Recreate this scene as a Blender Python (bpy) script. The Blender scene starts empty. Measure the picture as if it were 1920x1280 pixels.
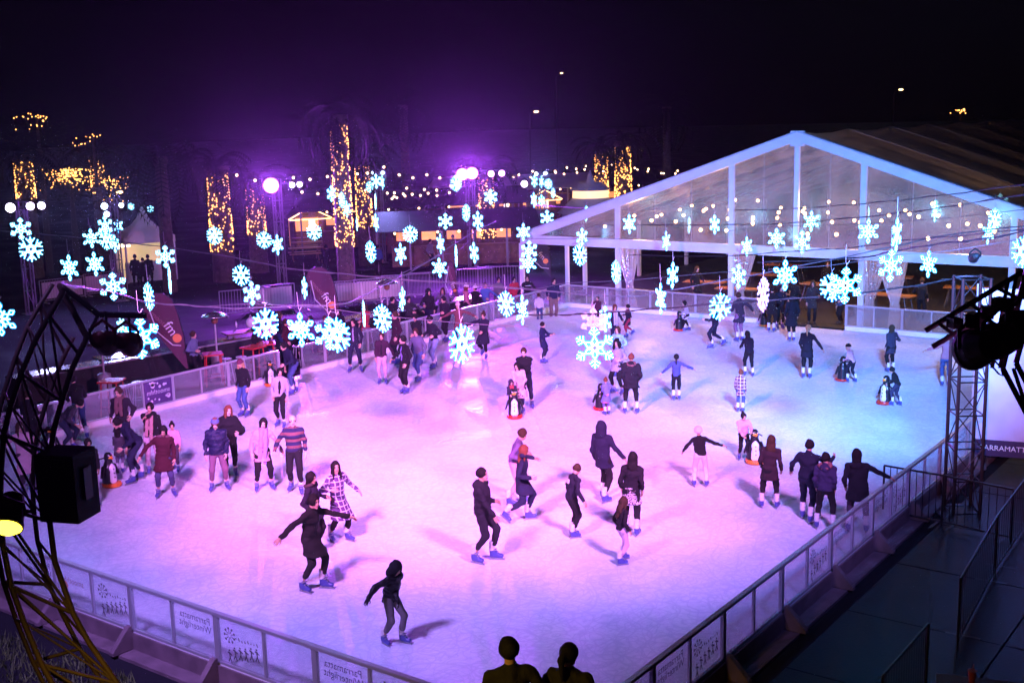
import bpy, math, random
import numpy as np
from mathutils import Vector, Matrix

random.seed(7)
rng = np.random.default_rng(7)
scene = bpy.context.scene
COL = scene.collection
R = math.radians
PI = math.pi

# ------------------------------------------------------------------ camera
CAM = np.array([27.1293, -10.2231, 7.7586])
FW = np.array([-0.5849, 0.7897, -0.1850])
RT = np.array([0.8062, 0.5910, -0.0264])
UP = np.array([-0.0885, 0.1646, 0.9824])
FPX = 2215.3
cam_data = bpy.data.cameras.new('camera')
cam_data.sensor_width = 36.0
cam_data.lens = FPX / 1920 * 36
cam_data.clip_end = 2000
cam_obj = bpy.data.objects.new('camera', cam_data)
COL.objects.link(cam_obj)
cam_obj.matrix_world = Matrix(((RT[0], UP[0], -FW[0], CAM[0]), (RT[1], UP[1], -FW[1], CAM[1]),
                               (RT[2], UP[2], -FW[2], CAM[2]), (0, 0, 0, 1)))
scene.camera = cam_obj

# ------------------------------------------------------------------ night sky, faint added fill, exposure
world = bpy.data.worlds.new('World')
scene.world = world
world.use_nodes = True
wn = world.node_tree
sky = wn.nodes.new('ShaderNodeTexSky')
sky.sky_type = 'NISHITA'
sky.sun_disc = False
sky.sun_elevation = R(12)
sky.sun_rotation = R(200)
tint = wn.nodes.new('ShaderNodeMix')
tint.data_type = 'RGBA'
tint.blend_type = 'MULTIPLY'
tint.inputs[0].default_value = 1.0
tint.inputs[7].default_value = (0.55, 0.35, 1.0, 1)
wn.links.new(sky.outputs[0], tint.inputs[6])
wn.links.new(tint.outputs[2], wn.nodes['Background'].inputs[0])
wn.nodes['Background'].inputs[1].default_value = 0.0002

moon = bpy.data.lights.new('moon_fill', 'SUN')  # weak fill added as if from a moon; none is in view
moon.energy = 0.006
moon.angle = R(0.5)
moon.color = (0.7, 0.75, 1.0)
moon_obj = bpy.data.objects.new('moon_fill', moon)
COL.objects.link(moon_obj)
moon_obj.rotation_euler = (R(78), 0, R(200))

vs = scene.view_settings
vs.view_transform = 'Standard'
vs.look = 'None'
vs.exposure = 0.25
vs.gamma = 1.0
vs.use_curve_mapping = False
scene.cycles.use_denoising = True
scene.cycles.denoising_input_passes = 'RGB_ALBEDO'
scene.cycles.max_bounces = 8
scene.cycles.diffuse_bounces = 2
scene.cycles.glossy_bounces = 3
scene.cycles.transparent_max_bounces = 24
scene.cycles.transmission_bounces = 4
scene.cycles.volume_bounces = 0
scene.cycles.sample_clamp_indirect = 4.0
scene.cycles.sample_clamp_direct = 0.0
scene.cycles.caustics_reflective = False
scene.cycles.caustics_refractive = False
scene.cycles.use_light_tree = True


# ------------------------------------------------------------------ survey helpers (points on real planes of the place)
def ray(px, py):
    d = FW + RT * (px - 960) / FPX + UP * (640 - py) / FPX
    return d / np.linalg.norm(d)


def on_z(px, py, z=0.0):
    d = ray(px, py)
    return CAM + d * (z - CAM[2]) / d[2]


def on_y(px, py, y):
    d = ray(px, py)
    return CAM + d * (y - CAM[1]) / d[1]


def far(px, py, dist):
    return CAM + ray(px, py) * dist


def towards(P, f):
    """world yaw of something at P whose +Y looks at the viewer's stand turned f degrees"""
    v = np.array([P[0] - CAM[0], P[1] - CAM[1]])
    v /= np.linalg.norm(v)
    rt = np.array([v[1], -v[0]])
    d = -v * math.cos(R(f)) + rt * math.sin(R(f))
    return math.atan2(-d[0], d[1])


# ------------------------------------------------------------------ materials
_mats = {}


def new_mat(name):
    m = bpy.data.materials.new(name)
    m.use_nodes = True
    return m, m.node_tree, m.node_tree.nodes['Principled BSDF']


def mat(name, col, rough=0.6, metal=0.0, var=0.12, scale=8.0, bump=0.0, bscale=60.0, spec=0.5, sheen=0.0):
    """plain procedural surface: base colour broken up by noise, optional fine relief"""
    key = (name, tuple(col), rough, metal, var, scale, bump, bscale)
    if key in _mats:
        return _mats[key]
    m, nt, b = new_mat(name)
    tc = nt.nodes.new('ShaderNodeTexCoord')
    n = nt.nodes.new('ShaderNodeTexNoise')
    n.inputs['Scale'].default_value = scale
    n.inputs['Detail'].default_value = 4
    nt.links.new(tc.outputs['Object'], n.inputs['Vector'])
    cr = nt.nodes.new('ShaderNodeValToRGB')
    c = np.array(col)
    lo, hi = c * (1 - var), np.minimum(c * (1 + var), 1)
    cr.color_ramp.elements[0].position = 0.3
    cr.color_ramp.elements[1].position = 0.7
    cr.color_ramp.elements[0].color = (*lo, 1)
    cr.color_ramp.elements[1].color = (*hi, 1)
    nt.links.new(n.outputs[0], cr.inputs[0])
    nt.links.new(cr.outputs[0], b.inputs['Base Color'])
    b.inputs['Roughness'].default_value = rough
    b.inputs['Metallic'].default_value = metal
    b.inputs['Specular IOR Level'].default_value = spec
    if sheen:
        b.inputs['Sheen Weight'].default_value = sheen
    if bump:
        n2 = nt.nodes.new('ShaderNodeTexNoise')
        n2.inputs['Scale'].default_value = bscale
        nt.links.new(tc.outputs['Object'], n2.inputs['Vector'])
        bp = nt.nodes.new('ShaderNodeBump')
        bp.inputs['Strength'].default_value = bump
        bp.inputs['Distance'].default_value = 0.01
        nt.links.new(n2.outputs[0], bp.inputs['Height'])
        nt.links.new(bp.outputs[0], b.inputs['Normal'])
    _mats[key] = m
    return m


def glow(name, col, strength, sampling='NONE'):
    key = ('glow', name, tuple(col), strength)
    if key in _mats:
        return _mats[key]
    m, nt, b = new_mat(name)
    b.inputs['Base Color'].default_value = (*[min(1, c) for c in col], 1)
    b.inputs['Emission Color'].default_value = (*col, 1)
    b.inputs['Emission Strength'].default_value = strength
    b.inputs['Roughness'].default_value = 0.4
    m.cycles.emission_sampling = sampling
    _mats[key] = m
    return m


def cloth(col, kind='plain'):
    """garment cloth; kind is the woven or printed pattern"""
    key = ('cloth', tuple(np.round(col, 4)), kind)
    if key in _mats:
        return _mats[key]
    m, nt, b = new_mat(kind + '_cloth')
    L, N = nt.links.new, nt.nodes.new
    tc = N('ShaderNodeTexCoord')
    n = N('ShaderNodeTexNoise')
    n.inputs['Scale'].default_value = 9
    n.inputs['Detail'].default_value = 5
    L(tc.outputs['Object'], n.inputs['Vector'])
    mx = N('ShaderNodeMix'); mx.data_type = 'RGBA'
    c = np.array(col)
    if c.max() < .12:
        c = c * .62
    mx.inputs[6].default_value = (*(c * 0.75), 1)
    mx.inputs[7].default_value = (*np.minimum(c * 1.25, 0.9), 1)
    L(n.outputs[0], mx.inputs[0])
    out = mx.outputs[2]
    if kind in ('striped', 'plaid', 'zigzag', 'quilted'):
        sep = N('ShaderNodeSeparateXYZ')
        L(tc.outputs['Object'], sep.inputs[0])

        def band(sock, freq, width):
            a = N('ShaderNodeMath'); a.operation = 'MULTIPLY'; a.inputs[1].default_value = freq
            L(sock, a.inputs[0])
            f = N('ShaderNodeMath'); f.operation = 'FRACT'; L(a.outputs[0], f.inputs[0])
            g = N('ShaderNodeMath'); g.operation = 'LESS_THAN'; g.inputs[1].default_value = width
            L(f.outputs[0], g.inputs[0])
            return g.outputs[0]
        if kind == 'striped':
            w = band(sep.outputs[2], 7.0, 0.45)
            col2 = (0.16, 0.07, 0.07)
        elif kind == 'plaid':
            w1, w2 = band(sep.outputs[2], 11.0, 0.16), band(sep.outputs[0], 11.0, 0.16)
            ad = N('ShaderNodeMath'); ad.operation = 'MAXIMUM'
            L(w1, ad.inputs[0]); L(w2, ad.inputs[1])
            w = ad.outputs[0]
            col2 = (0.6, 0.58, 0.66)
        elif kind == 'zigzag':
            wv = N('ShaderNodeTexVoronoi'); wv.inputs['Scale'].default_value = 38
            L(tc.outputs['Object'], wv.inputs['Vector'])
            g = N('ShaderNodeMath'); g.operation = 'GREATER_THAN'; g.inputs[1].default_value = 0.52
            L(wv.outputs[0], g.inputs[0])
            w = g.outputs[0]
            col2 = (0.05, 0.04, 0.05)
        else:
            w = band(sep.outputs[2], 13.0, 0.10)
            col2 = tuple(c * 0.45)
        m2 = N('ShaderNodeMix'); m2.data_type = 'RGBA'
        L(w, m2.inputs[0]); L(out, m2.inputs[6])
        m2.inputs[7].default_value = (*col2, 1)
        out = m2.outputs[2]
    L(out, b.inputs['Base Color'])
    b.inputs['Roughness'].default_value = 0.45 if kind == 'quilted' else 0.85
    b.inputs['Specular IOR Level'].default_value = 0.3
    n2 = N('ShaderNodeTexNoise'); n2.inputs['Scale'].default_value = 17; n2.inputs['Detail'].default_value = 4; n2.inputs['Distortion'].default_value = 1.2
    L(tc.outputs['Object'], n2.inputs['Vector'])
    bp = N('ShaderNodeBump'); bp.inputs['Strength'].default_value = 0.8; bp.inputs['Distance'].default_value = 0.03
    L(n2.outputs[0], bp.inputs['Height']); L(bp.outputs[0], b.inputs['Normal'])
    _mats[key] = m
    return m


def clear_sheet(name, tint_col, clear=0.75, rough=0.12, ripple=0.0, diffuse=0.1):
    """thin clear sheet (acrylic, PVC): mostly see-through, with gloss and a little milky scatter"""
    m = bpy.data.materials.new(name)
    m.use_nodes = True
    nt = m.node_tree
    nt.nodes.clear()
    N, L = nt.nodes.new, nt.links.new
    out = N('ShaderNodeOutputMaterial')
    tr = N('ShaderNodeBsdfTransparent'); tr.inputs[0].default_value = (*tint_col, 1)
    gl = N('ShaderNodeBsdfGlossy'); gl.inputs['Roughness'].default_value = rough
    df = N('ShaderNodeBsdfDiffuse'); df.inputs[0].default_value = (0.7, 0.7, 0.72, 1)
    tl = N('ShaderNodeBsdfTranslucent'); tl.inputs[0].default_value = (0.7, 0.7, 0.72, 1)
    ad = N('ShaderNodeMixShader'); ad.inputs[0].default_value = 0.5
    L(df.outputs[0], ad.inputs[1]); L(tl.outputs[0], ad.inputs[2])
    m1 = N('ShaderNodeMixShader')
    tc = N('ShaderNodeTexCoord')
    nz = N('ShaderNodeTexNoise'); nz.inputs['Scale'].default_value = .9; nz.inputs['Detail'].default_value = 2
    L(tc.outputs['Object'], nz.inputs['Vector'])
    mm = N('ShaderNodeMapRange'); mm.inputs[1].default_value = 0.3; mm.inputs[2].default_value = 0.75
    mm.inputs[3].default_value = diffuse * 0.4; mm.inputs[4].default_value = diffuse * 1.6
    L(nz.outputs[0], mm.inputs[0])
    L(mm.outputs[0], m1.inputs[0]); L(gl.outputs[0], m1.inputs[1]); L(ad.outputs[0], m1.inputs[2])
    m2 = N('ShaderNodeMixShader'); m2.inputs[0].default_value = clear
    L(m1.outputs[0], m2.inputs[1]); L(tr.outputs[0], m2.inputs[2])
    if ripple:
        n2 = N('ShaderNodeTexNoise'); n2.inputs['Scale'].default_value = 7; n2.inputs['Detail'].default_value = 3
        L(tc.outputs['Object'], n2.inputs['Vector'])
        bp = N('ShaderNodeBump'); bp.inputs['Strength'].default_value = ripple; bp.inputs['Distance'].default_value = 0.05
        L(n2.outputs[0], bp.inputs['Height']); L(bp.outputs[0], gl.inputs['Normal'])
    L(m2.outputs[0], out.inputs[0])
    return m


# ------------------------------------------------------------------ mesh building
class MB:
    def __init__(self):
        self.v, self.f, self.mi = [], [], []

    def add(self, verts, faces, m=0):
        o = len(self.v)
        self.v += [tuple(float(c) for c in p) for p in verts]
        self.f += [tuple(i + o for i in q) for q in faces]
        self.mi += [m] * len(faces)
        return self

    def box(self, c, s, rz=0.0, m=0):
        x, y, z = s[0] / 2, s[1] / 2, s[2] / 2
        ca, sa = math.cos(rz), math.sin(rz)
        V = [(c[0] + a * x * ca - b * y * sa, c[1] + a * x * sa + b * y * ca, c[2] + d * z)
             for a, b, d in ((-1, -1, -1), (1, -1, -1), (1, 1, -1), (-1, 1, -1), (-1, -1, 1), (1, -1, 1), (1, 1, 1), (-1, 1, 1))]
        return self.add(V, [(0, 3, 2, 1), (4, 5, 6, 7), (0, 1, 5, 4), (1, 2, 6, 5), (2, 3, 7, 6), (3, 0, 4, 7)], m)

    def bar(self, a, b, w, h=None, up=(0, 0, 1), m=0):
        """rectangular bar from a to b"""
        a, b = np.array(a, float), np.array(b, float)
        h = h or w
        d = b - a
        d /= np.linalg.norm(d)
        u = np.array(up, float)
        if abs(d @ u) > 0.98:
            u = np.array([0, 1.0, 0])
        s = np.cross(d, u); s /= np.linalg.norm(s)
        u = np.cross(s, d)
        V = [p + s * i * w / 2 + u * j * h / 2 for p in (a, b) for i, j in ((-1, -1), (1, -1), (1, 1), (-1, 1))]
        return self.add(V, [(0, 1, 2, 3), (7, 6, 5, 4), (0, 4, 5, 1), (1, 5, 6, 2), (2, 6, 7, 3), (3, 7, 4, 0)], m)

    def tube(self, pts, r, n=6, m=0, caps=True):
        pts = [np.array(p, float) for p in pts]
        rs = r if hasattr(r, '__len__') else [r] * len(pts)
        rings = []
        prev = None
        for i, p in enumerate(pts):
            d = pts[min(i + 1, len(pts) - 1)] - pts[max(i - 1, 0)]
            d /= (np.linalg.norm(d) + 1e-9)
            if prev is None:
                u = np.array([0, 0, 1.0]) if abs(d[2]) < 0.9 else np.array([1.0, 0, 0])
            else:
                u = prev
            s = np.cross(d, u); s /= (np.linalg.norm(s) + 1e-9)
            u = np.cross(s, d)
            prev = u
            rings.append([p + rs[i] * (s * math.cos(2 * PI * k / n) + u * math.sin(2 * PI * k / n)) for k in range(n)])
        V = [q for ring in rings for q in ring]
        F = [(i * n + k, i * n + (k + 1) % n, (i + 1) * n + (k + 1) % n, (i + 1) * n + k)
             for i in range(len(pts) - 1) for k in range(n)]
        if caps:
            F += [tuple(range(n))[::-1], tuple((len(pts) - 1) * n + k for k in range(n))]
        return self.add(V, F, m)

    def lathe(self, prof, c=(0, 0, 0), n=16, m=0, sx=1.0, sy=1.0, a0=0.0):
        """profile of (radius, z) turned about the vertical through c"""
        V = [(c[0] + r * sx * math.cos(a0 + 2 * PI * k / n), c[1] + r * sy * math.sin(a0 + 2 * PI * k / n), c[2] + z) for r, z in prof for k in range(n)]
        F = [(i * n + k, i * n + (k + 1) % n, (i + 1) * n + (k + 1) % n, (i + 1) * n + k)
             for i in range(len(prof) - 1) for k in range(n)]
        F += [tuple(range(n))[::-1], tuple((len(prof) - 1) * n + k for k in range(n))]
        return self.add(V, F, m)

    def prism(self, poly, o, ux, uy, t, m=0):
        """flat outline poly (in ux, uy from o) with thickness t along their cross product"""
        o, ux, uy = np.array(o, float), np.array(ux, float), np.array(uy, float)
        n = np.cross(ux, uy); n /= np.linalg.norm(n)
        k = len(poly)
        V = [o + ux * a + uy * b - n * t / 2 for a, b in poly] + [o + ux * a + uy * b + n * t / 2 for a, b in poly]
        F = [tuple(range(k))[::-1], tuple(range(k, 2 * k))] + [(i, (i + 1) % k, k + (i + 1) % k, k + i) for i in range(k)]
        return self.add(V, F, m)

    def quad(self, a, b, c, d, m=0):
        return self.add([a, b, c, d], [(0, 1, 2, 3)], m)

    def ball(self, c, r, n=8, k=6, m=0, s=(1, 1, 1)):
        prof = [(max(1e-4, math.sin(PI * i / k)), -math.cos(PI * i / k)) for i in range(k + 1)]
        V = [(c[0] + r * s[0] * a * math.cos(2 * PI * j / n), c[1] + r * s[1] * a * math.sin(2 * PI * j / n), c[2] + r * s[2] * z) for a, z in prof for j in range(n)]
        F = [(i * n + j, i * n + (j + 1) % n, (i + 1) * n + (j + 1) % n, (i + 1) * n + j) for i in range(k) for j in range(n)]
        return self.add(V, F, m)

    def mesh(self, name, mats, smooth=False, shift=None):
        me = bpy.data.meshes.new(name)
        V = np.array(self.v, float)
        if shift is not None:
            V = V - np.array(shift)
        me.from_pydata(V.tolist(), [], self.f)
        for m in (mats if isinstance(mats, (list, tuple)) else [mats]):
            me.materials.append(m)
        if any(self.mi):
            me.polygons.foreach_set('material_index', self.mi)
        if smooth:
            me.polygons.foreach_set('use_smooth', [True] * len(me.polygons))
        me.update()
        return me

    def build(self, name, mats, parent=None, smooth=False, local=False):
        """link as one object. Points are world points unless local; origin at the base of a thing."""
        if local:
            sh = (0, 0, 0)
            loc = (0, 0, 0)
        elif parent is not None:
            sh = ORG[parent.name]
            loc = (0, 0, 0)
        else:
            V = np.array(self.v)
            lo, hi = V.min(0), V.max(0)
            sh = ((lo[0] + hi[0]) / 2, (lo[1] + hi[1]) / 2, lo[2])
            loc = sh
        o = bpy.data.objects.new(name, self.mesh(name, mats, smooth, sh))
        COL.objects.link(o)
        o.location = loc
        if parent is not None:
            o.parent = parent
            ORG[o.name] = ORG.get(parent.name, (0, 0, 0))
        else:
            ORG[o.name] = sh
        return o


ORG = {}


def tag(o, label=None, cat=None, group=None, kind=None):
    if label: o['label'] = label
    if cat: o['category'] = cat
    if group: o['group'] = group
    if kind: o['kind'] = kind
    return o


def thing(name, label, cat, loc, rz=0.0, group=None):
    o = bpy.data.objects.new(name, None)
    o.empty_display_size = 0.2
    COL.objects.link(o)
    o.location = tuple(float(c) for c in loc)
    o.rotation_euler = (0, 0, rz)
    ORG[o.name] = tuple(float(c) for c in loc)
    return tag(o, label, cat, group)


def place(name, me, parent=None, loc=(0, 0, 0), rot=(0, 0, 0), scale=1.0, mats=None):
    """link shared mesh data as an object (materials may differ per object)"""
    o = bpy.data.objects.new(name, me)
    COL.objects.link(o)
    o.parent = parent
    o.location = tuple(float(c) for c in loc)
    o.rotation_euler = rot
    o.scale = (scale,) * 3 if not hasattr(scale, '__len__') else scale
    if mats:
        for i, m in enumerate(mats):
            o.material_slots[i].link = 'OBJECT'
            o.material_slots[i].material = m
    ORG[o.name] = ORG.get(parent.name, (0, 0, 0)) if parent is not None else tuple(o.location)
    return o


_txt = {}


def text_mesh(s, size=1.0):
    """lettering as flat mesh in its own XY plane, centred"""
    if s in _txt:
        return _txt[s]
    cu = bpy.data.curves.new('lettering', 'FONT')
    cu.body = s
    cu.size = size
    cu.align_x = 'CENTER'
    cu.align_y = 'CENTER'
    cu.resolution_u = 2
    cu.space_line = 0.85
    ob = bpy.data.objects.new('lettering', cu)
    COL.objects.link(ob)
    dg = bpy.context.evaluated_depsgraph_get()
    me = bpy.data.meshes.new_from_object(ob.evaluated_get(dg))
    bpy.data.objects.remove(ob)
    V = np.array([v.co[:] for v in me.vertices])
    F = [tuple(p.vertices) for p in me.polygons]
    _txt[s] = (V, F)
    return _txt[s]


def write(mb, s, o, ux, uy, size, m=0, lift=0.0):
    """put lettering on a plane: o centre, ux reading direction, uy up"""
    V, F = text_mesh(s)
    o, ux, uy = np.array(o, float), np.array(ux, float), np.array(uy, float)
    n = np.cross(ux, uy)
    P = [o + ux * v[0] * size + uy * v[1] * size + n * lift for v in V]
    mb.add(P, F, m)
# ------------------------------------------------------------------ ground, ice
RW, RD = 20.15, 30.32          # rink 20 x 30 m
GZ = -0.16                     # ground level below the raised ice

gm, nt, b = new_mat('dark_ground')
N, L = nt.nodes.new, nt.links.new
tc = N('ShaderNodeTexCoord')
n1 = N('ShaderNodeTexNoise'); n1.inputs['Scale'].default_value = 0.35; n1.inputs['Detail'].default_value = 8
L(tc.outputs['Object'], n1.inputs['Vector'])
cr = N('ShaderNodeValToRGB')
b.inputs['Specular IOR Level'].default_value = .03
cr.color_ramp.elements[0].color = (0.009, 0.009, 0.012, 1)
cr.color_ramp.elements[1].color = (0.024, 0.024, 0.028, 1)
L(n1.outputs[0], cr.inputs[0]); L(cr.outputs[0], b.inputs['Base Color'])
rr = N('ShaderNodeMapRange'); rr.inputs[1].default_value = 0.35; rr.inputs[2].default_value = 0.65
rr.inputs[3].default_value = 0.55; rr.inputs[4].default_value = 0.9
L(n1.outputs[0], rr.inputs[0]); L(rr.outputs[0], b.inputs['Roughness'])
n2 = N('ShaderNodeTexNoise'); n2.inputs['Scale'].default_value = 30
L(tc.outputs['Object'], n2.inputs['Vector'])
bp = N('ShaderNodeBump'); bp.inputs['Strength'].default_value = 0.25; bp.inputs['Distance'].default_value = 0.02
L(n2.outputs[0], bp.inputs['Height']); L(bp.outputs[0], b.inputs['Normal'])

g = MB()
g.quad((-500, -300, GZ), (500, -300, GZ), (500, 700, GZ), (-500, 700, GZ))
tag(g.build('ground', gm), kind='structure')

# ice: white frozen sheet with skate scratches, powder and refrozen wet patches
im, nt, b = new_mat('skated_ice')
N, L = nt.nodes.new, nt.links.new
tc = N('ShaderNodeTexCoord')


def track(scale, w, width):
    """thin looping skate tracks: the contour lines of a smooth noise"""
    t = N('ShaderNodeTexNoise'); t.noise_dimensions = '4D'; t.inputs['Scale'].default_value = scale
    t.inputs['W'].default_value = w; t.inputs['Detail'].default_value = 0.6
    L(tc.outputs['Object'], t.inputs['Vector'])
    m = N('ShaderNodeMath'); m.operation = 'MULTIPLY'; m.inputs[1].default_value = 7.0; L(t.outputs[0], m.inputs[0])
    f = N('ShaderNodeMath'); f.operation = 'PINGPONG'; f.inputs[1].default_value = .5; L(m.outputs[0], f.inputs[0])
    r = N('ShaderNodeMapRange'); r.inputs[1].default_value = 0; r.inputs[2].default_value = width
    r.inputs[3].default_value = 0; r.inputs[4].default_value = 1; L(f.outputs[0], r.inputs[0])
    return r.outputs[0]


prod = None
for sc_, w_, wd in ((.55, 1.3, .04), (.8, 4.1, .05), (1.1, 7.7, .06), (.4, 9.2, .03), (1.6, 2.2, .09), (2.4, 5.7, .12), (3.3, 8.8, .15)):
    o_ = track(sc_, w_, wd)
    if prod is None:
        prod = o_
    else:
        mm_ = N('ShaderNodeMath'); mm_.operation = 'MULTIPLY'; L(prod, mm_.inputs[0]); L(o_, mm_.inputs[1]); prod = mm_.outputs[0]
grain = N('ShaderNodeTexNoise'); grain.inputs['Scale'].default_value = 9; grain.inputs['Detail'].default_value = 9; grain.inputs['Roughness'].default_value = .75
L(tc.outputs['Object'], grain.inputs['Vector'])
big = N('ShaderNodeTexNoise'); big.inputs['Scale'].default_value = 0.55; big.inputs['Detail'].default_value = 6
L(tc.outputs['Object'], big.inputs['Vector'])
pm = N('ShaderNodeMapRange'); pm.inputs[3].default_value = .52; pm.inputs[4].default_value = 1.0
L(prod, pm.inputs[0])
mu = N('ShaderNodeMath'); mu.operation = 'MULTIPLY'; L(pm.outputs[0], mu.inputs[0]); L(grain.outputs[0], mu.inputs[1])
mr = N('ShaderNodeMapRange'); mr.inputs[1].default_value = 0.26; mr.inputs[2].default_value = 0.62
L(mu.outputs[0], mr.inputs[0])
ic = N('ShaderNodeValToRGB')
ic.color_ramp.elements[0].color = (0.66, 0.70, 0.76, 1)
ic.color_ramp.elements[1].color = (0.84, 0.86, 0.88, 1)
L(mr.outputs[0], ic.inputs[0])
ib = N('ShaderNodeValToRGB')
ib.color_ramp.elements[0].position = 0.35; ib.color_ramp.elements[0].color = (0.70, 0.80, 0.90, 1)
ib.color_ramp.elements[1].position = 0.6; ib.color_ramp.elements[1].color = (1, 1, 1, 1)
L(big.outputs[0], ib.inputs[0])
im2 = N('ShaderNodeMix'); im2.data_type = 'RGBA'; im2.blend_type = 'MULTIPLY'; im2.inputs[0].default_value = 0.7
L(ic.outputs[0], im2.inputs[6]); L(ib.outputs[0], im2.inputs[7])
L(im2.outputs[2], b.inputs['Base Color'])
ir = N('ShaderNodeMapRange'); ir.inputs[1].default_value = 0.35; ir.inputs[2].default_value = 0.6
ir.inputs[3].default_value = 0.28; ir.inputs[4].default_value = 0.62
L(big.outputs[0], ir.inputs[0]); L(ir.outputs[0], b.inputs['Roughness'])
bp = N('ShaderNodeBump'); bp.inputs['Strength'].default_value = 0.35; bp.inputs['Distance'].default_value = 0.02
L(mu.outputs[0], bp.inputs['Height']); L(bp.outputs[0], b.inputs['Normal'])
b.inputs['Specular IOR Level'].default_value = .16
ice = MB()
ice.box((RW / 2, RD / 2, -0.05), (RW - 0.02, RD - 0.02, 0.1))
tag(ice.build('ice', im), kind='structure')

# ------------------------------------------------------------------ rink barriers
alu = mat('white_aluminium', (0.50, 0.50, 0.54), 0.30, 0.5, 0.06, 3)
kick_m = mat('white_kickboard', (0.78, 0.78, 0.8), 0.45, 0, 0.08, 2, 0.1)
base_m = mat('grey_base_plate', (0.16, 0.11, 0.12), 0.6, 0, 0.25, 3, 0.2)
glass_m = clear_sheet('scuffed_acrylic', (0.93, 0.95, 0.97), 0.74, 0.10, 0.0, 0.30)
glass2_m = clear_sheet('hazy_acrylic', (0.96, 0.97, 0.99), 0.78, 0.16, 0.0, 0.6)
print_m = mat('dark_blue_print', (0.03, 0.03, 0.16), 0.6, 0, 0.1)
grey_print_m = mat('grey_print', (0.09, 0.08, 0.12), 0.6, 0, 0.1)
board_m = mat('violet_advert_board', (0.10, 0.05, 0.18), 0.45, 0, 0.15)
dot_m = mat('pale_print', (0.75, 0.72, 0.8), 0.6, 0, 0.05)
orange_m = mat('orange_print', (0.8, 0.3, 0.08), 0.6, 0, 0.05)


def skater_figures(mb, o, ux, uz, s):
    """row of small skating figures with a flower-like wheel, printed outline"""
    o, ux, uz = np.array(o, float), np.array(ux, float), np.array(uz, float)

    def seg(a, b2, w=0.012):
        n = np.array([-(b2[1] - a[1]), b2[0] - a[0]]); n = n / (np.linalg.norm(n) + 1e-9) * w
        q = [np.array(a) + n, np.array(a) - n, np.array(b2) - n, np.array(b2) + n]
        mb.add([o + ux * p[0] * s + uz * p[1] * s for p in q], [(0, 1, 2, 3)], 0)
    rnd = random.Random(3)
    for k in range(6):
        cx = -0.36 + k * 0.13
        cy = -0.05 - 0.16 * (k / 5.0) + rnd.uniform(-0.03, 0.03)
        seg((cx, cy), (cx + 0.01, cy + 0.09), 0.014)
        seg((cx, cy), (cx - 0.035, cy - 0.09)); seg((cx, cy), (cx + 0.04, cy - 0.08))
        seg((cx, cy + 0.07), (cx - 0.05, cy + 0.04)); seg((cx, cy + 0.07), (cx + 0.05, cy + 0.08))
        seg((cx + 0.01, cy + 0.10), (cx + 0.012, cy + 0.13), 0.018)
    for k in range(9):
        a = 2 * PI * k / 9
        c = (0.27 + 0.1 * math.cos(a), 0.14 + 0.1 * math.sin(a))
        seg(c, (c[0] + 0.035 * math.cos(a), c[1] + 0.035 * math.sin(a)), 0.02)
        seg((0.27 + 0.03 * math.cos(a), 0.14 + 0.03 * math.sin(a)), c, 0.006)
    for k in range(8):
        seg((-0.38 + k * 0.07, 0.10 + 0.02 * math.sin(k)), (-0.36 + k * 0.07, 0.13 + 0.02 * math.cos(k * 2)), 0.012)


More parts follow.
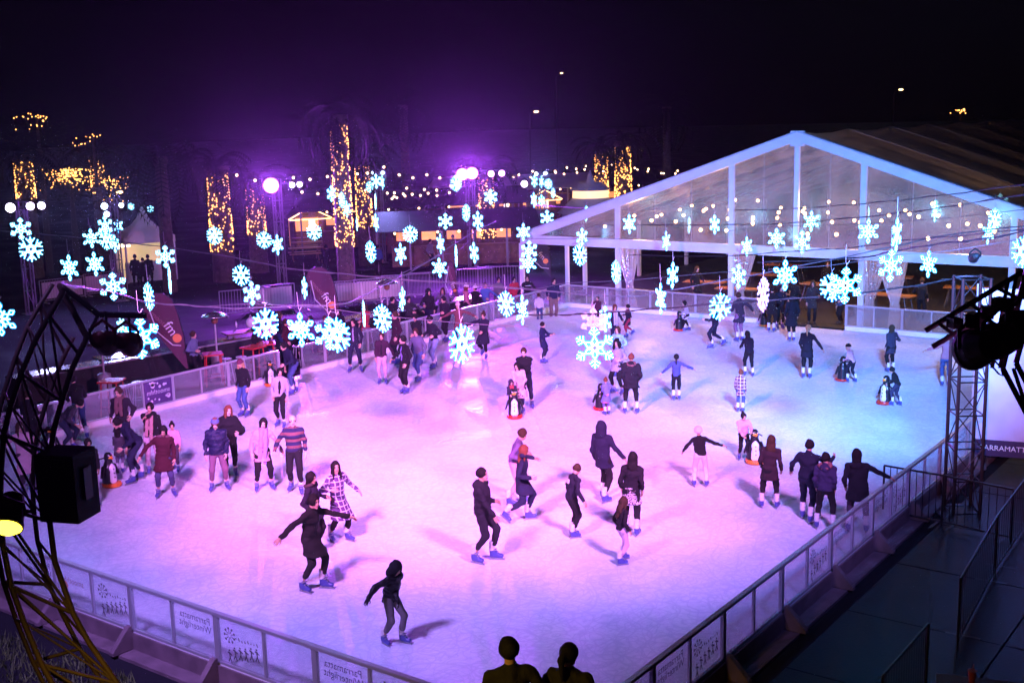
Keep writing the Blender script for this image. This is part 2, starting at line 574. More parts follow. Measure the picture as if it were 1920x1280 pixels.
def barrier(label, A, B, first, prints, glass, outside=True, gap=None):
    """one straight side: posts every metre, every second one heavy; clear panels; rail; kickboard"""
    A, B = np.array(A, float), np.array(B, float)
    ln = np.linalg.norm(B - A)
    d = (B - A) / ln
    n = np.array([d[1], -d[0], 0.0])            # to the outside
    t = thing('rink_barrier', label, 'barrier', A + d * ln / 2 + np.array([0, 0, GZ]))
    segs = [(0, ln)] if gap is None else [(0, gap[0]), (gap[1], ln)]
    for s0, s1 in segs:
        MB().bar(A + d * s0 + [0, 0, .915], A + d * s1 + [0, 0, .915], .075, .05).build('top_rail', alu, t)
        MB().bar(A + d * s0 + [0, 0, .185], A + d * s1 + [0, 0, .185], .05, .035).build('bottom_rail', alu, t)
        MB().bar(A + d * s0 + [0, 0, .082], A + d * s1 + [0, 0, .082], .04, .16).build('kickboard', kick_m, t)
        if outside:
            MB().bar(A + d * s0 + n * .05 + [0, 0, .0], A + d * s1 + n * .05 + [0, 0, .0], .03, .30).build('skirting', base_m, t)
            MB().bar(A + d * s0 + n * .20 + [0, 0, GZ + .025], A + d * s1 + n * .20 + [0, 0, GZ + .025], .26, .05).build('base_plate', base_m, t)
    thick_me = thin_me = pane_me = None
    k0 = -int(first)
    posts = [first + k for k in range(-40, 40) if 0.02 < first + k < ln - 0.02]
    allp = [0.0] + posts + [ln]
    for q in posts + [0.03, ln - 0.03]:
        if gap and gap[0] - .05 < q < gap[1] + .05 and min(abs(q - gap[0]), abs(q - gap[1])) > .2:
            continue
        heavy = abs(((q - first) / 2) - round((q - first) / 2)) < 0.02
        w = .085 if heavy else .045
        P = A + d * q
        MB().bar(P + [0, 0, .2035], P + [0, 0, .889], .055 if heavy else .04, w, up=tuple(d)).build('post', alu, t)
        if heavy and outside:
            mb = MB()
            mb.prism([(0, 0), (.36, 0), (.36, .05), (.05, .36), (0, .36)], P + n * .066 + [0, 0, GZ + .062], n, (0, 0, 1), .10)
            mb.build('foot_bracket', base_m, t)
    for i in range(len(allp) - 1):
        a, c = allp[i] + .03, allp[i + 1] - .03
        if c - a < .2:
            continue
        if gap and a > gap[0] - .1 and c < gap[1] + .1:
            continue
        mid = A + d * (a + c) / 2
        p = MB().bar(A + d * a + [0, 0, .546], A + d * c + [0, 0, .546], .012, .69).build('panel', glass, t)
        kind = prints(i, (a + c) / 2) if prints else None
        o = mid + [0, 0, .56] - n * .012
        ux, uz = -d, np.array([0, 0, 1.0])       # read from the ice side
        if kind == 'name':
            mb = MB()
            write(mb, 'Parramatta\nWinterlight', o + [0, 0, .10], ux, uz, .155)
            mb.build('lettering', print_m, p)
        elif kind == 'figures':
            mb = MB()
            skater_figures(mb, o - [0, 0, .05], ux, uz, .9)
            mb.build('printed_figures', grey_print_m, p)
        elif kind == 'radio':
            mb = MB()
            write(mb, 'smoothfm', o + ux * .06 + [0, 0, .05], ux, uz, .15)
            mb.build('lettering', mat('faded_orange_print', (.5, .32, .22), .6), p)
            mb = MB()
            mb.prism([(.09 * math.cos(q * PI / 8), .09 * math.sin(q * PI / 8)) for q in range(16)], o - ux * -.28 + [0, 0, -.06], ux, uz, .004)
            mb.build('printed_disc', orange_m, p)
        elif kind == 'board':
            mb = MB()
            mb.bar(A + d * (a + .012) + [0, 0, .546] - n * .012, A + d * (c - .012) + [0, 0, .546] - n * .012, .008, .66)
            bd = mb.build('advert_board', board_m, p)
            mb = MB()
            write(mb, 'smoothfm', o + [0, 0, 0] - n * .006, ux * -1, uz, .19)
            rnd = random.Random(5)
            for _ in range(16):
                r0 = rnd.choice([.02, .03, .03, .045, .07])
                cx, cz = rnd.uniform(-.36, .36), rnd.choice([rnd.uniform(.13, .27), rnd.uniform(-.27, -.14)])
                mb.prism([(r0 * math.cos(q * PI / 6), r0 * math.sin(q * PI / 6)) for q in range(12)], o - n * .006 + ux * cx + uz * cz, ux, uz, .003)
            mb.build('lettering_and_dots', dot_m, p)
    return t


def pr_front(i, s):
    k = int(round(s - 0.64))          # panel number along the front from the left corner
    return {9: 'name', 10: 'radio', 11: 'figures', 13: 'name', 14: 'figures', 16: 'name', 17: 'figures', 7: 'figures', 5: 'name'}.get(k)


def pr_right(i, s):
    k = int(s)
    return {2: 'name', 3: 'figures', 7: 'figures', 8: 'name', 10: 'name', 11: 'figures', 15: 'name', 16: 'figures'}.get(k)


barrier('clear panel barrier along the near side of the rink with mirrored dark lettering', (0, 0, 0), (RW, 0, 0), 0.14, pr_front, glass2_m)
barrier('clear panel barrier running up the right side beside the dark walkway', (RW, 0, 0), (RW, RD, 0), 0.014, pr_right, glass2_m)
barrier('clear panel barrier across the far end in front of the big clear tent', (RW, RD, 0), (0, RD, 0), RW - 18.0 + 0.015, None, glass_m, outside=False, gap=(RW - 11.95, RW - 9.0))
barrier('clear panel barrier along the left side with one violet advert board', (0, RD, 0), (0, 0, 0), RD - 8.25 - 14, lambda i, s: 'board' if abs(s - (RD - 9.75)) < .5 else None, glass_m, outside=False, gap=(RD - 15.15, RD - 14.25))

# walkway slabs right of the rink
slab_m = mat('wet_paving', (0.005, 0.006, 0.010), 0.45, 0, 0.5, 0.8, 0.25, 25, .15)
sl = MB(); sl.box((0, 0, 0), (2.37, 2.37, .05))
sme = sl.mesh('slab', slab_m)
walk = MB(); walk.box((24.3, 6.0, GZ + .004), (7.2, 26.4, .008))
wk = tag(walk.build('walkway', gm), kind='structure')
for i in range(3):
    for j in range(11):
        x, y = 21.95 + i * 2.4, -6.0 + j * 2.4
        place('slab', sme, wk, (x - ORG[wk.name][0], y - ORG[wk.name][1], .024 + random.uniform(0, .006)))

# rough grass in front of the near barrier
gr_m = mat('rough_grass', (0.08, 0.11, 0.03), 0.8, 0, 0.4, 3)
gb = MB()
for k in range(15000):
    x, y = random.uniform(9.5, 19.6), random.uniform(-6.5, -0.62)
    if y > -0.75 + 0.1 * math.sin(x * 5) : continue
    a, h = random.uniform(0, 2 * PI), random.uniform(.07, .20)
    dx, dy = math.cos(a), math.sin(a)
    lx, ly = random.uniform(-.08, .08), random.uniform(-.08, .08)
    gb.add([(x - dx * .013, y - dy * .013, GZ), (x + dx * .013, y + dy * .013, GZ), (x + lx, y + ly, GZ + h)], [(0, 1, 2)])
tag(gb.build('grass', gr_m), 'rough green grass growing outside the near barrier', 'grass', kind='stuff')
# ------------------------------------------------------------------ big clear-span tent behind the far barrier
TY = 31.0
RIDGE, RZ = 9.75, 7.0
EX = 12.5
EZ = 2.86


def roof_z(x):
    return RZ - (RZ - EZ) * abs(x - RIDGE) / EX


frame_m = mat('white_tent_frame', (0.72, 0.73, 0.76), 0.35, 0.1, 0.05, 2)
pvc = clear_sheet('creased_clear_pvc', (0.92, 0.90, 0.94), 0.66, 0.20, 0.08, 0.5)
roof_pvc = clear_sheet('dark_roof_pvc', (0.25, 0.24, 0.27), 0.30, 0.28, 0.3, 0.03)
seam_m = clear_sheet('welded_seam', (.8, .8, .85), .5, .3, 0, .6)
tent = thing('clear_span_tent', 'large clear gabled event tent with white frame behind the far barrier', 'tent', (RIDGE, TY, GZ))
posts_x = [-2.75, 2.1, 7.15, 9.75, 12.25, 17.35, 22.25]
for sgn in (-1, 1):
    x1 = RIDGE + sgn * EX
    mb = MB(); mb.bar((RIDGE + sgn * .09, TY, RZ - .17), (x1, TY, EZ - .17), .18, .34)
    rf = mb.build('gable_rafter', frame_m, tent)
    mb = MB(); mb.bar((RIDGE + sgn * .02, TY + .02, RZ + .03), (x1 + sgn * .2, TY + .02, EZ + .03 - .05), .26, .05)
    mb.build('edge_trim', mat('blue_grey_trim', (.45, .48, .55), .4), tent)
mb = MB(); mb.box((RIDGE, TY - .02, RZ - .22), (.5, .16, .55)); mb.build('ridge_bracket', frame_m, tent)
mb = MB(); mb.bar((RIDGE - EX, TY - .003, 2.66), (RIDGE + EX, TY - .003, 2.66), .20, .36); mb.build('tie_beam', frame_m, tent)
for x in posts_x:
    top = roof_z(x) - .3 if x not in (posts_x[0], posts_x[-1]) else 2.86
    w = .20 if abs(x - RIDGE) > .1 else .17
    if x not in (posts_x[0], posts_x[-1]):
        mb = MB(); mb.box((x, TY, (2.84 + top) / 2), (w, .14, top - 2.84)); mb.build('gable_post', frame_m, tent)
for x in (-2.75, -0.4, 2.1, 7.15, 12.25, 17.35, 22.25):
    w = .2 if x != -0.4 else .13
    mb = MB(); mb.box((x, TY, (GZ + 2.48) / 2), (w, .14, 2.48 - GZ)); mb.build('column', frame_m, tent)
    mb = MB(); mb.box((x, TY, GZ + .015), (.4, .4, .03)); mb.build('base_plate', frame_m, tent)
for i in range(len(posts_x) - 1):
    a, c = posts_x[i] + .1, posts_x[i + 1] - .1
    z0 = 2.842
    poly = [(a, z0), (c, z0), (c, max(z0 + .02, roof_z(c) - .34)), (a, max(z0 + .02, roof_z(a) - .34))]
    mb = MB(); mb.prism(poly, (0, TY + .02, 0), (1, 0, 0), (0, 0, 1), .006)
    cp = mb.build('clear_panel', pvc, tent)
    ns = max(2, int((c - a) / 1.25))
    for q in range(1, ns):
        x = a + (c - a) * q / ns
        zt = roof_z(x) - .36
        if zt - z0 > .15:
            MB().bar((x, TY + .012, z0 + .01), (x, TY + .012, zt), .028, .006, up=(0, 1, 0)).build('seam', seam_m, cp)
# roof bays going back, with ribs
for k in range(7):
    y0, y1 = TY + k * 5 + (.15 if k == 0 else .08), TY + (k + 1) * 5 - .08
    for sgn in (-1, 1):
        xa, xb = RIDGE, RIDGE + sgn * EX
        mb = MB()
        ns = 6
        for i in range(ns):
            for j in range(3):
                u0, u1, v0, v1 = i / ns, (i + 1) / ns, j / 3, (j + 1) / 3
                P = []
                for u, v in ((u0, v0), (u1, v0), (u1, v1), (u0, v1)):
                    x = xa + (xb - xa) * u
                    sag = -.12 * math.sin(PI * v)
                    P.append((x, y0 + (y1 - y0) * v, roof_z(x) + .02 + sag))
                mb.quad(*P)
        mb.build('roof_panel', roof_pvc, tent, smooth=True)
        mb = MB(); mb.bar((xa + sgn * .06, TY + (k + 1) * 5, RZ - .13), (xb, TY + (k + 1) * 5, EZ - .13), .12, .26)
        mb.build('roof_rib', mat('grey_roof_rib', (.16, .16, .18), .5), tent)
        mb = MB(); mb.box((xb, TY + (k + 1) * 5, (GZ + EZ - .2) / 2), (.16, .16, EZ - .2 - GZ)); mb.build('side_column', frame_m, tent)
# tied-back clear curtains at the columns
cur_m = clear_sheet('bunched_clear_curtain', (0.85, 0.86, 0.92), 0.45, 0.2, 1.0, 0.8)
for x, lean in ((2.45, .35), (7.55, -.3), (12.6, -.25), (13.3, .45)):
    mb = MB()
    n = 22
    prof = [(2.46, .55), (1.7, .36), (1.0, .16), (.55, .22), (GZ + .02, .34)]
    V = []
    for z, hw in prof:
        for i in range(n):
            u = i / (n - 1)
            V.append((x + (u - .5) * 2 * hw + lean * (2.46 - z) / 2.6 * .5, TY + .12 + .05 * math.sin(u * 26) * min(1, .35 / hw), z))
    F = [(r * n + i, r * n + i + 1, (r + 1) * n + i + 1, (r + 1) * n + i) for r in range(len(prof) - 1) for i in range(n - 1)]
    mb.add(V, F)
    mb.build('curtain', cur_m, tent, smooth=True)
floor = MB(); floor.box((RIDGE, TY + 17.6, GZ + .02), (24.6, 34.6, .04))
tag(floor.build('tent_floor', mat('dark_decking', (.014, .013, .013), .6, 0, .3, 2)), kind='structure')

# warm bulb strings inside the tent
bulb_me = MB().ball((0, 0, 0), .075, 8, 6).mesh('bulb', glow('warm_bulb', (1.0, .55, .2), 20))
cable_m = mat('black_cable', (0.012, 0.012, 0.015), 0.6)
for s, (y, z) in enumerate(((33.5, 3.3), (36.0, 3.55), (38.5, 3.4), (41.5, 3.6))):
    x0, x1 = -1.8, 21.3
    pts = [(x, y, z + .22 * math.cos((x - x0) * 2 * PI / 4.6)) for x in np.linspace(x0, x1, 41)]
    st = thing('festoon_string', ['warm bulb string nearest the front gable inside the tent', 'second warm bulb string back inside the tent', 'third warm bulb string back inside the tent', 'warm bulb string deepest inside the clear tent'][s], 'string lights', (x0, y, z), 0, 'bulb strings inside the tent')
    MB().tube(pts, .008, 4).build('cable', cable_m, st)
    for i in range(1, 40, 2):
        p = pts[i]
        place('bulb', bulb_me, st, (p[0] - x0, 0, p[2] - z - .07))

for x, y in ((1.5, 34), (6, 33.6), (11, 33.6), (15, 34), (19.5, 34.2)):
    l = bpy.data.lights.new('bulb_light', 'POINT'); l.energy = 400; l.color = (1.0, .5, .2); l.shadow_soft_size = .4
    o = bpy.data.objects.new('bulb_light', l); COL.objects.link(o); o.location = (x, y, 4.3 - .12 * abs(x - 9.75))

# bar tables and stools by the tent mouth
steel = mat('pale_metal', (0.55, 0.55, 0.58), 0.35, 0.6, 0.05)
wood = mat('brown_wood', (0.16, 0.09, 0.05), 0.5, 0, 0.3, 3)
red_m = mat('red_paint', (0.42, 0.03, 0.03), 0.4, 0, 0.1)


def stool(P, label, col=steel, top=wood, h=.74, group='bar stools'):
    t = thing('bar_stool', label, 'stool', P, random.uniform(0, 6), group)
    MB().lathe([(.16, h), (.175, h + .02), (.16, h + .04)], n=14).build('seat', top, t, local=True)
    for k in range(4):
        a = PI / 4 + k * PI / 2
        MB().tube([(.12 * math.cos(a), .12 * math.sin(a), h), (.22 * math.cos(a), .22 * math.sin(a), 0)], .016, 6).build('leg', col, t, local=True)
    MB().tube([(.19 * math.cos(q * PI / 6), .19 * math.sin(q * PI / 6), .25) for q in range(13)], .009, 5).build('foot_ring', col, t, local=True)
    return t


def high_table(P, label, col, top, h=1.06, group='high bar tables', rz=0.0, s=(.7, .7)):
    t = thing('high_table', label, 'table', P, rz, group)
    MB().box((0, 0, h), (s[0], s[1], .045)).build('table_top', top, t, local=True)
    for a in (-1, 1):
        for c in (-1, 1):
            MB().tube([(a * s[0] * .36, c * s[1] * .36, h - .022), (a * s[0] * .46, c * s[1] * .46, 0)], .02, 6).build('leg', col, t, local=True)
    for c in (-1, 1):
        MB().tube([(-s[0] * .43, c * s[1] * .43, .3), (s[0] * .43, c * s[1] * .43, .3)], .012, 5).build('foot_rail', col, t, local=True)
    return t


high_table((16.3, 33.0, GZ + .04), 'tall wooden bar table between pale stools inside tent mouth', steel, wood)
stool((15.2, 32.6, GZ + .04), 'pale metal bar stool left of the tall table in the tent')
stool((17.3, 32.7, GZ + .04), 'pale metal bar stool right of the tall table in the tent')
for k in range(9):
    x, y = (3.9, 5.3, 6.0, 8.6, 10.3, 12.0, 14.0, 18.2, 4.6)[k], (35.2, 38.5, 34.0, 36.6, 40.0, 35.0, 38.2, 36.0, 42.0)[k]
    lab = ['just right of the second tent column', 'far back behind the second gable bay', 'left of the middle tent column', 'right of the middle tent column', 'deep in the middle of the tent', 'behind the crowd in the tent mouth', 'deep behind the gathered curtain', 'beyond the tall bar table', 'farthest back at the left'][k]
    high_table((x, y, GZ + .04), 'wooden trestle table in the dim tent, ' + lab, mat('dark_leg', (.05, .05, .05), .5), mat('lit_wood', (.3, .14, .06), .45, 0, .3, 3), .78, 'trestle tables in the tent', random.uniform(-.2, .2), (1.8, .7))
# ------------------------------------------------------------------ market and trees behind the rink
truss_m = mat('dull_steel', (0.20, 0.20, 0.22), 0.4, 0.7, 0.1)
black_m = mat('black_metal', (0.015, 0.015, 0.017), 0.45, 0.2, 0.2)
tentw_m = mat('white_tent_fabric', (0.62, 0.60, 0.62), 0.7, 0, 0.08, 1.5)
grey_roof = mat('grey_roof_sheet', (0.045, 0.042, 0.05), 0.6, 0, 0.2, 1.2)
plank_m = mat('stained_planks', (0.17, 0.085, 0.045), 0.6, 0, 0.35, 3, .2)
rope_m = glow('warm_rope_light', (1.0, .52, .18), 4)
inner_m = glow('glowing_hut_wall', (1.0, .36, .12), 1.0)  # back wall glows by itself in place of lamps in the hut


def palm(name_label, base, h, r, lit_from, lit_to, crown=2.6, group='palms wrapped in fairy lights', leanx=0.0):
    """date palm: scarred trunk, arching fronds, fairy lights wound round the trunk"""
    P = np.array([base[0], base[1], GZ])
    t = thing('palm_tree', name_label, 'palm', P, 0, group)
    rnd = random.Random(int(base[0] * 13 + base[1] * 7))
    prof, nseg = [], 26
    for i in range(nseg + 1):
        u = i / nseg
        prof.append((r * (1.12 - .25 * u) * (1 + .05 * (i % 2)) * (1.35 if u > .93 else 1), h * u))
    mb = MB(); mb.lathe(prof, n=14); mb.build('trunk', mat('palm_bark', (.09, .065, .05), .9, 0, .4, 6, .6, 20), t, local=True)
    mb = MB()
    for k in range(46):
        a = k * 2.399 + rnd.uniform(-.2, .2)
        el = rnd.uniform(-.5, 1.25)
        ln = crown * rnd.uniform(.8, 1.15)
        p = np.array([0, 0, h * .985])
        dh = np.array([math.cos(a), math.sin(a), 0])
        prev = None
        ang = el
        for s in range(9):
            d = dh * math.cos(ang) + np.array([0, 0, math.sin(ang)])
            q = p + d * ln / 9
            side = np.cross(d, [0, 0, 1.0]); side /= (np.linalg.norm(side) + 1e-6)
            w = .42 * math.sin(PI * (s + .8) / 10) * crown / 2.6
            for sg in (-1, 1):
                for z in range(2):
                    c = p + (q - p) * (z * .5)
                    tip = c + side * sg * w + d * .22 - np.array([0, 0, .10])
                    mb.add([c, c + d * .09, tip], [(0, 1, 2)])
            mb.add([p - side * .02, p + side * .02, q + side * .02, q - side * .02], [(0, 1, 2, 3)])
            p = q
            ang -= .24
    mb.build('crown', mat('palm_fronds', (.018, .026, .013), .9, 0, .3, 4, spec=.05), t, local=True)
    mb = MB()
    nb = int((lit_to - lit_from) * 95)
    if nb < 10:
        return t
    for k in range(nb):
        z = lit_from + (lit_to - lit_from) * (k + rnd.random()) / nb
        if rnd.random() < .45 * ((z - lit_from) / (lit_to - lit_from)) ** 2:
            continue
        strand = rnd.randrange(11)
        a = strand * 2 * PI / 11 + .25 * math.sin(z * 3 + strand) + rnd.uniform(-.28, .28)
        u = z / h
        rr = r * (1.12 - .25 * u) * 1.07 + .03
        c = (rr * math.cos(a), rr * math.sin(a), z + rnd.uniform(-.05, .05))
        s = .036 * rnd.uniform(.8, 1.25) * max(1.0, np.linalg.norm(P[:2] - CAM[:2]) / 58)
        mb.add([(c[0] + s, c[1], c[2]), (c[0] - s, c[1], c[2]), (c[0], c[1] + s, c[2]), (c[0], c[1] - s, c[2]), (c[0], c[1], c[2] + s), (c[0], c[1], c[2] - s)],
               [(0, 2, 4), (2, 1, 4), (1, 3, 4), (3, 0, 4), (2, 0, 5), (1, 2, 5), (3, 1, 5), (0, 3, 5)])
    fl = mb.build('fairy_lights', glow('amber_fairy_light', (1.0, .42, .10), 4.5), t, local=True)
    fl['kind'] = 'stuff'
    return t


def stand(px, dist):
    """ground point seen in column px at that distance"""
    d = ray(px, 300)
    v = np.array([d[0], d[1]]); v /= np.linalg.norm(v)
    return CAM[:2] + v * dist


def zat(px, py, dist):
    d = ray(px, py)
    return CAM[2] + d[2] / math.hypot(d[0], d[1]) * dist


for px, y0, y1, dist, w, lab in (
        (405, 312, 472, 63, 36, 'palm trunk wound with amber lights left of the bright pink floodlight'),
        (473, 342, 440, 66, 30, 'shorter lit palm trunk directly beside the left pink floodlight'),
        (638, 215, 462, 54, 30, 'tallest palm trunk covered in amber lights near the market huts'),
        (678, 297, 425, 67, 26, 'lit palm trunk just right of the tallest palm'),
        (910, 318, 446, 68, 26, 'sparsely lit palm trunk under the central pink floodlight'),
        (1127, 280, 380, 84, 23, 'left trunk of the lit palm pair beside the tent roof'),
        (1168, 265, 372, 84, 28, 'right trunk of the lit palm pair beside the tent roof'),
        (180, 288, 350, 74, 22, 'dark palm with short hanging light strands at far left'),
        (42, 290, 372, 70, 30, 'lit palm trunk at the left edge of the picture')):
    P = stand(px, dist)
    palm(lab, P, zat(px, y0, dist) - GZ, w / FPX * dist / 2 / 1.0, zat(px, y1, dist) - GZ, zat(px, y0, dist) - GZ - .1)
# dark palms between
for px, dist, h, lab in ((300, 60, 6.6, 'dark palm with drooping fronds left of the pink floodlight'), (760, 80, 9, 'tall dark palm behind the market roofs'), (1250, 92, 8.5, 'dark palm rising behind the clear tent roof')):
    P = stand(px, dist)
    palm(lab, P, h, .3, .2, .25, 3.6, 'unlit palms')

# light clusters hung in the trees at far left
for k, (x0, y0, x1, y1, n, lab) in enumerate(((45, 215, 102, 258, 26, 'amber fairy lights high in a tree at far left'), (92, 315, 160, 352, 90, 'dense amber fairy lights draped on a low tree at left'),
                                           (130, 252, 220, 282, 16, 'thin scatter of amber lights above the dense tree lights'), (196, 330, 232, 372, 22, 'short amber strands hanging right of the dense tree lights'), (1785, 203, 1808, 222, 18, 'tiny orange light cluster far beyond the tent roof'))):
    rnd = random.Random(k)
    dist = 72 if k < 4 else 120
    t = thing('light_tree', lab, 'tree', (*stand((x0 + x1) / 2, dist), GZ), 0, 'trees hung with fairy lights')
    top = zat(x0, y0, dist) - GZ
    MB().tube([(0, 0, 0), (.1, 0, top * .5), (0, .1, top * .98)], [.22, .16, .05], 8).build('trunk', mat('tree_bark', (.06, .05, .04), .9), t, local=True)
    mb = MB()
    for _ in range(900):
        u, v = rnd.gauss(0, .35), rnd.gauss(0, .35)
        c = np.array([u * 3.2, v * 3.2, top * .85 + rnd.gauss(0, .7)])
        a = np.array([rnd.uniform(-1, 1), rnd.uniform(-1, 1), rnd.uniform(-.6, .6)]) * .16
        b2 = np.array([rnd.uniform(-1, 1), rnd.uniform(-1, 1), rnd.uniform(-.6, .6)]) * .16
        mb.add([c, c + a, c + b2], [(0, 1, 2)])
    mb.build('crown', mat('dark_leaves', (.03, .045, .02), .9, spec=.1), t, local=True)
    mb = MB()
    for q in range(n):
        px = (x0 + x1) / 2 + (x1 - x0) * max(-.75, min(.75, rnd.gauss(0, .3)))
        for m_ in range(1 if k in (0, 2, 4) else rnd.randint(1, 4)):
            py = y0 + (y1 - y0) * (.2 + .8 * abs(px - (x0 + x1) / 2) / (x1 - x0) + .35 * math.sin(px * .5)) * rnd.random() + m_ * 6 + 3
            c = np.array([*(stand(px, dist) + np.array([rnd.uniform(-.4, .4), rnd.uniform(-.4, .4)])), zat(px, py, dist)])
            s = .036 if k < 4 else .06
            mb.ball(c, s, 5, 3)
    mb.build('fairy_lights', glow('amber_fairy_light', (1.0, .42, .10), 4.5), t)['kind'] = 'stuff'


def hut(label, P, rz, w=2.0, d=1.8, h=2.0, lit=True):
    """market hut: plank walls, serving hatch, gabled roof edged with rope light"""
    t = thing('market_hut', label, 'hut', P, rz, 'wooden market huts')
    for k in range(8):
        z = .13 * k + .07
        MB().box((0, d / 2, z), (w, .05, .118)).build('plank', plank_m, t, local=True)
    for sx in (-1, 1):
        MB().box((sx * (w / 2 - .05), 0, h / 2), (.08, d, h)).build('side_wall', plank_m, t, local=True)
        MB().box((sx * (w / 2 - .06), d / 2 + .02, h / 2), (.12, .12, h)).build('corner_post', plank_m, t, local=True)
    MB().box((0, -d / 2, h / 2), (w, .06, h)).build('back_wall', inner_m, t, local=True)
    MB().box((0, d / 2 + .14, 1.08), (w, .4, .05)).build('counter', plank_m, t, local=True)
    MB().box((-w * .12, d / 2 - .3, 1.55), (.42, .05, .6)).build('menu_board', glow('lit_menu_board', (1, .9, .75), 1.2), t, local=True)
    rz_ = h + .62
    for sx in (-1, 1):
        a = [(0, -d / 2 - .3, rz_), (sx * (w / 2 + .35), -d / 2 - .3, h - .1), (sx * (w / 2 + .35), d / 2 + .45, h - .1), (0, d / 2 + .45, rz_)]
        mb = MB(); mb.add(a + [(x, y, z + .07) for x, y, z in a], [(0, 1, 2, 3), (7, 6, 5, 4), (0, 4, 5, 1), (1, 5, 6, 2), (2, 6, 7, 3), (3, 7, 4, 0)])
        mb.build('roof', grey_roof, t, local=True)
        MB().tube([(0, d / 2 + .49, rz_ + .02), (sx * (w / 2 + .38), d / 2 + .49, h - .08)], .035, 6).build('rope_light', rope_m, t, local=True)
    MB().tube([(-w / 2 - .3, d / 2 + .48, h - .12), (w / 2 + .3, d / 2 + .48, h - .12)], .035, 6).build('rope_light', rope_m, t, local=True)
    mb = MB(); mb.prism([(-w / 2 - .2, 0), (w / 2 + .2, 0), (0, .55)], (0, d / 2 + .3, h - .02), (1, 0, 0), (0, 0, 1), .05)
    mb.build('gable_board', mat('lit_gable_board', (.25, .15, .10), .6), t, local=True)
    return t


for px, dist, f, lab, w in ((568, 79, 10, 'market hut with glowing gable left of the tallest lit palm', 2.05), (664, 84, -12, 'market hut half hidden behind lit palm trunks', 1.9),
                            (938, 92, 18, 'small glowing market hut under the central pink floodlight', 1.7), (1012, 90, 14, 'small glowing market hut beside the far flake tower', 1.9)):
    P = stand(px, dist)
    hut(lab, (*P, GZ), towards(P, f), w=w)

# bench slats with warm edges before the first hut (serving steps)
for k, (px, py, wd) in enumerate(((577, 455, 1.15), (577, 464, 1.1), (573, 476, .9))):
    P = on_z(px, py + 12, GZ)
    t = thing('picnic_table', ['picnic table closest to the lit hut', 'middle picnic table below the lit hut', 'picnic table farthest from the lit hut steps'][k], 'table', (P[0], P[1], GZ), towards(P, 5), 'picnic tables at the market')
    MB().box((0, 0, .74), (1.9, .7, .05)).build('table_top', mat('varnished_wood', (.35, .17, .07), .35, 0, .2, 3), t, local=True)
    for sy in (-1, 1):
        MB().box((0, sy * .6, .44), (1.9, .26, .05)).build('bench', mat('varnished_wood', (.35, .17, .07), .35, 0, .2, 3), t, local=True)
    for sx in (-1, 1):
        mb = MB(); mb.bar((sx * .7, -.6, 0), (sx * .7, .25, .71), .07, .05); mb.bar((sx * .74, .6, 0), (sx * .74, -.25, .71), .07, .05)
        mb.build('leg', plank_m, t, local=True)

# white pagoda tent with counter at left
P = stand(258, 66)
t = thing('pagoda_tent', 'white pagoda tent with pointed roof and lit counter at left', 'tent', (*P, GZ), towards(P, 12))
h0, half = 2.1, 1.32
prof = [(half * 1.42, h0), (half * 1.02, h0 + .5), (half * .62, h0 + .75), (half * .3, h0 + 1.15), (.05, h0 + 1.75)]
MB().lathe(prof, n=4, a0=PI / 4).build('roof', tentw_m, t, local=True)
for a in (-1, 1):
    for c in (-1, 1):
        MB().box((a * (half - .06), c * (half - .06), h0 / 2), (.09, .09, h0)).build('leg', steel, t, local=True)
for c in (-1, 1):
    MB().box((0, c * half, h0 + .1), (half * 2, .04, .34)).build('valance', tentw_m, t, local=True)
    MB().box((c * half, 0, h0 + .1), (.04, half * 2 - .1, .34)).build('valance', tentw_m, t, local=True)
MB().box((0, -half + .03, h0 / 2), (half * 2 - .2, .04, h0)).build('back_wall', glow('glowing_canvas', (.9, .66, .35), .45), t, local=True)  # canvas wall glows by itself, its lamplight is in the material
MB().box((0, .7, .5), (half * 1.8, .6, 1.0)).build('counter', tentw_m, t, local=True)
MB().box((half - .3, -.2, h0 - .25), (.5, .5, .12)).build('lamp', glow('warm_lamp', (1, .8, .45), 6), t, local=True)

# round-topped spire tent
P = stand(1106, 82)
t = thing('spire_tent', 'round white tent with pointed spire roof and a glowing canvas band', 'tent', (*P, GZ), 0)
zt = zat(1106, 320, 82) - GZ
MB().lathe([(2.0, 0), (2.0, 1.5), (1.9, 1.5), (1.9, .1)], n=20).build('wall', tentw_m, t, local=True)
MB().lathe([(2.3, 1.45), (1.7, 2.0), (1.25, 2.45)], n=20).build('lower_roof', tentw_m, t, local=True)
MB().lathe([(1.25, 2.4), (1.22, 3.0)], n=20).build('lantern_band', glow('glowing_canvas_band', (1.0, .66, .35), 1.3), t, local=True)  # band emits its own light to look lit from within
MB().lathe([(1.45, 2.98), (.8, 3.5), (.35, zt - .8), (.04, zt)], n=20).build('spire', tentw_m, t, local=True)

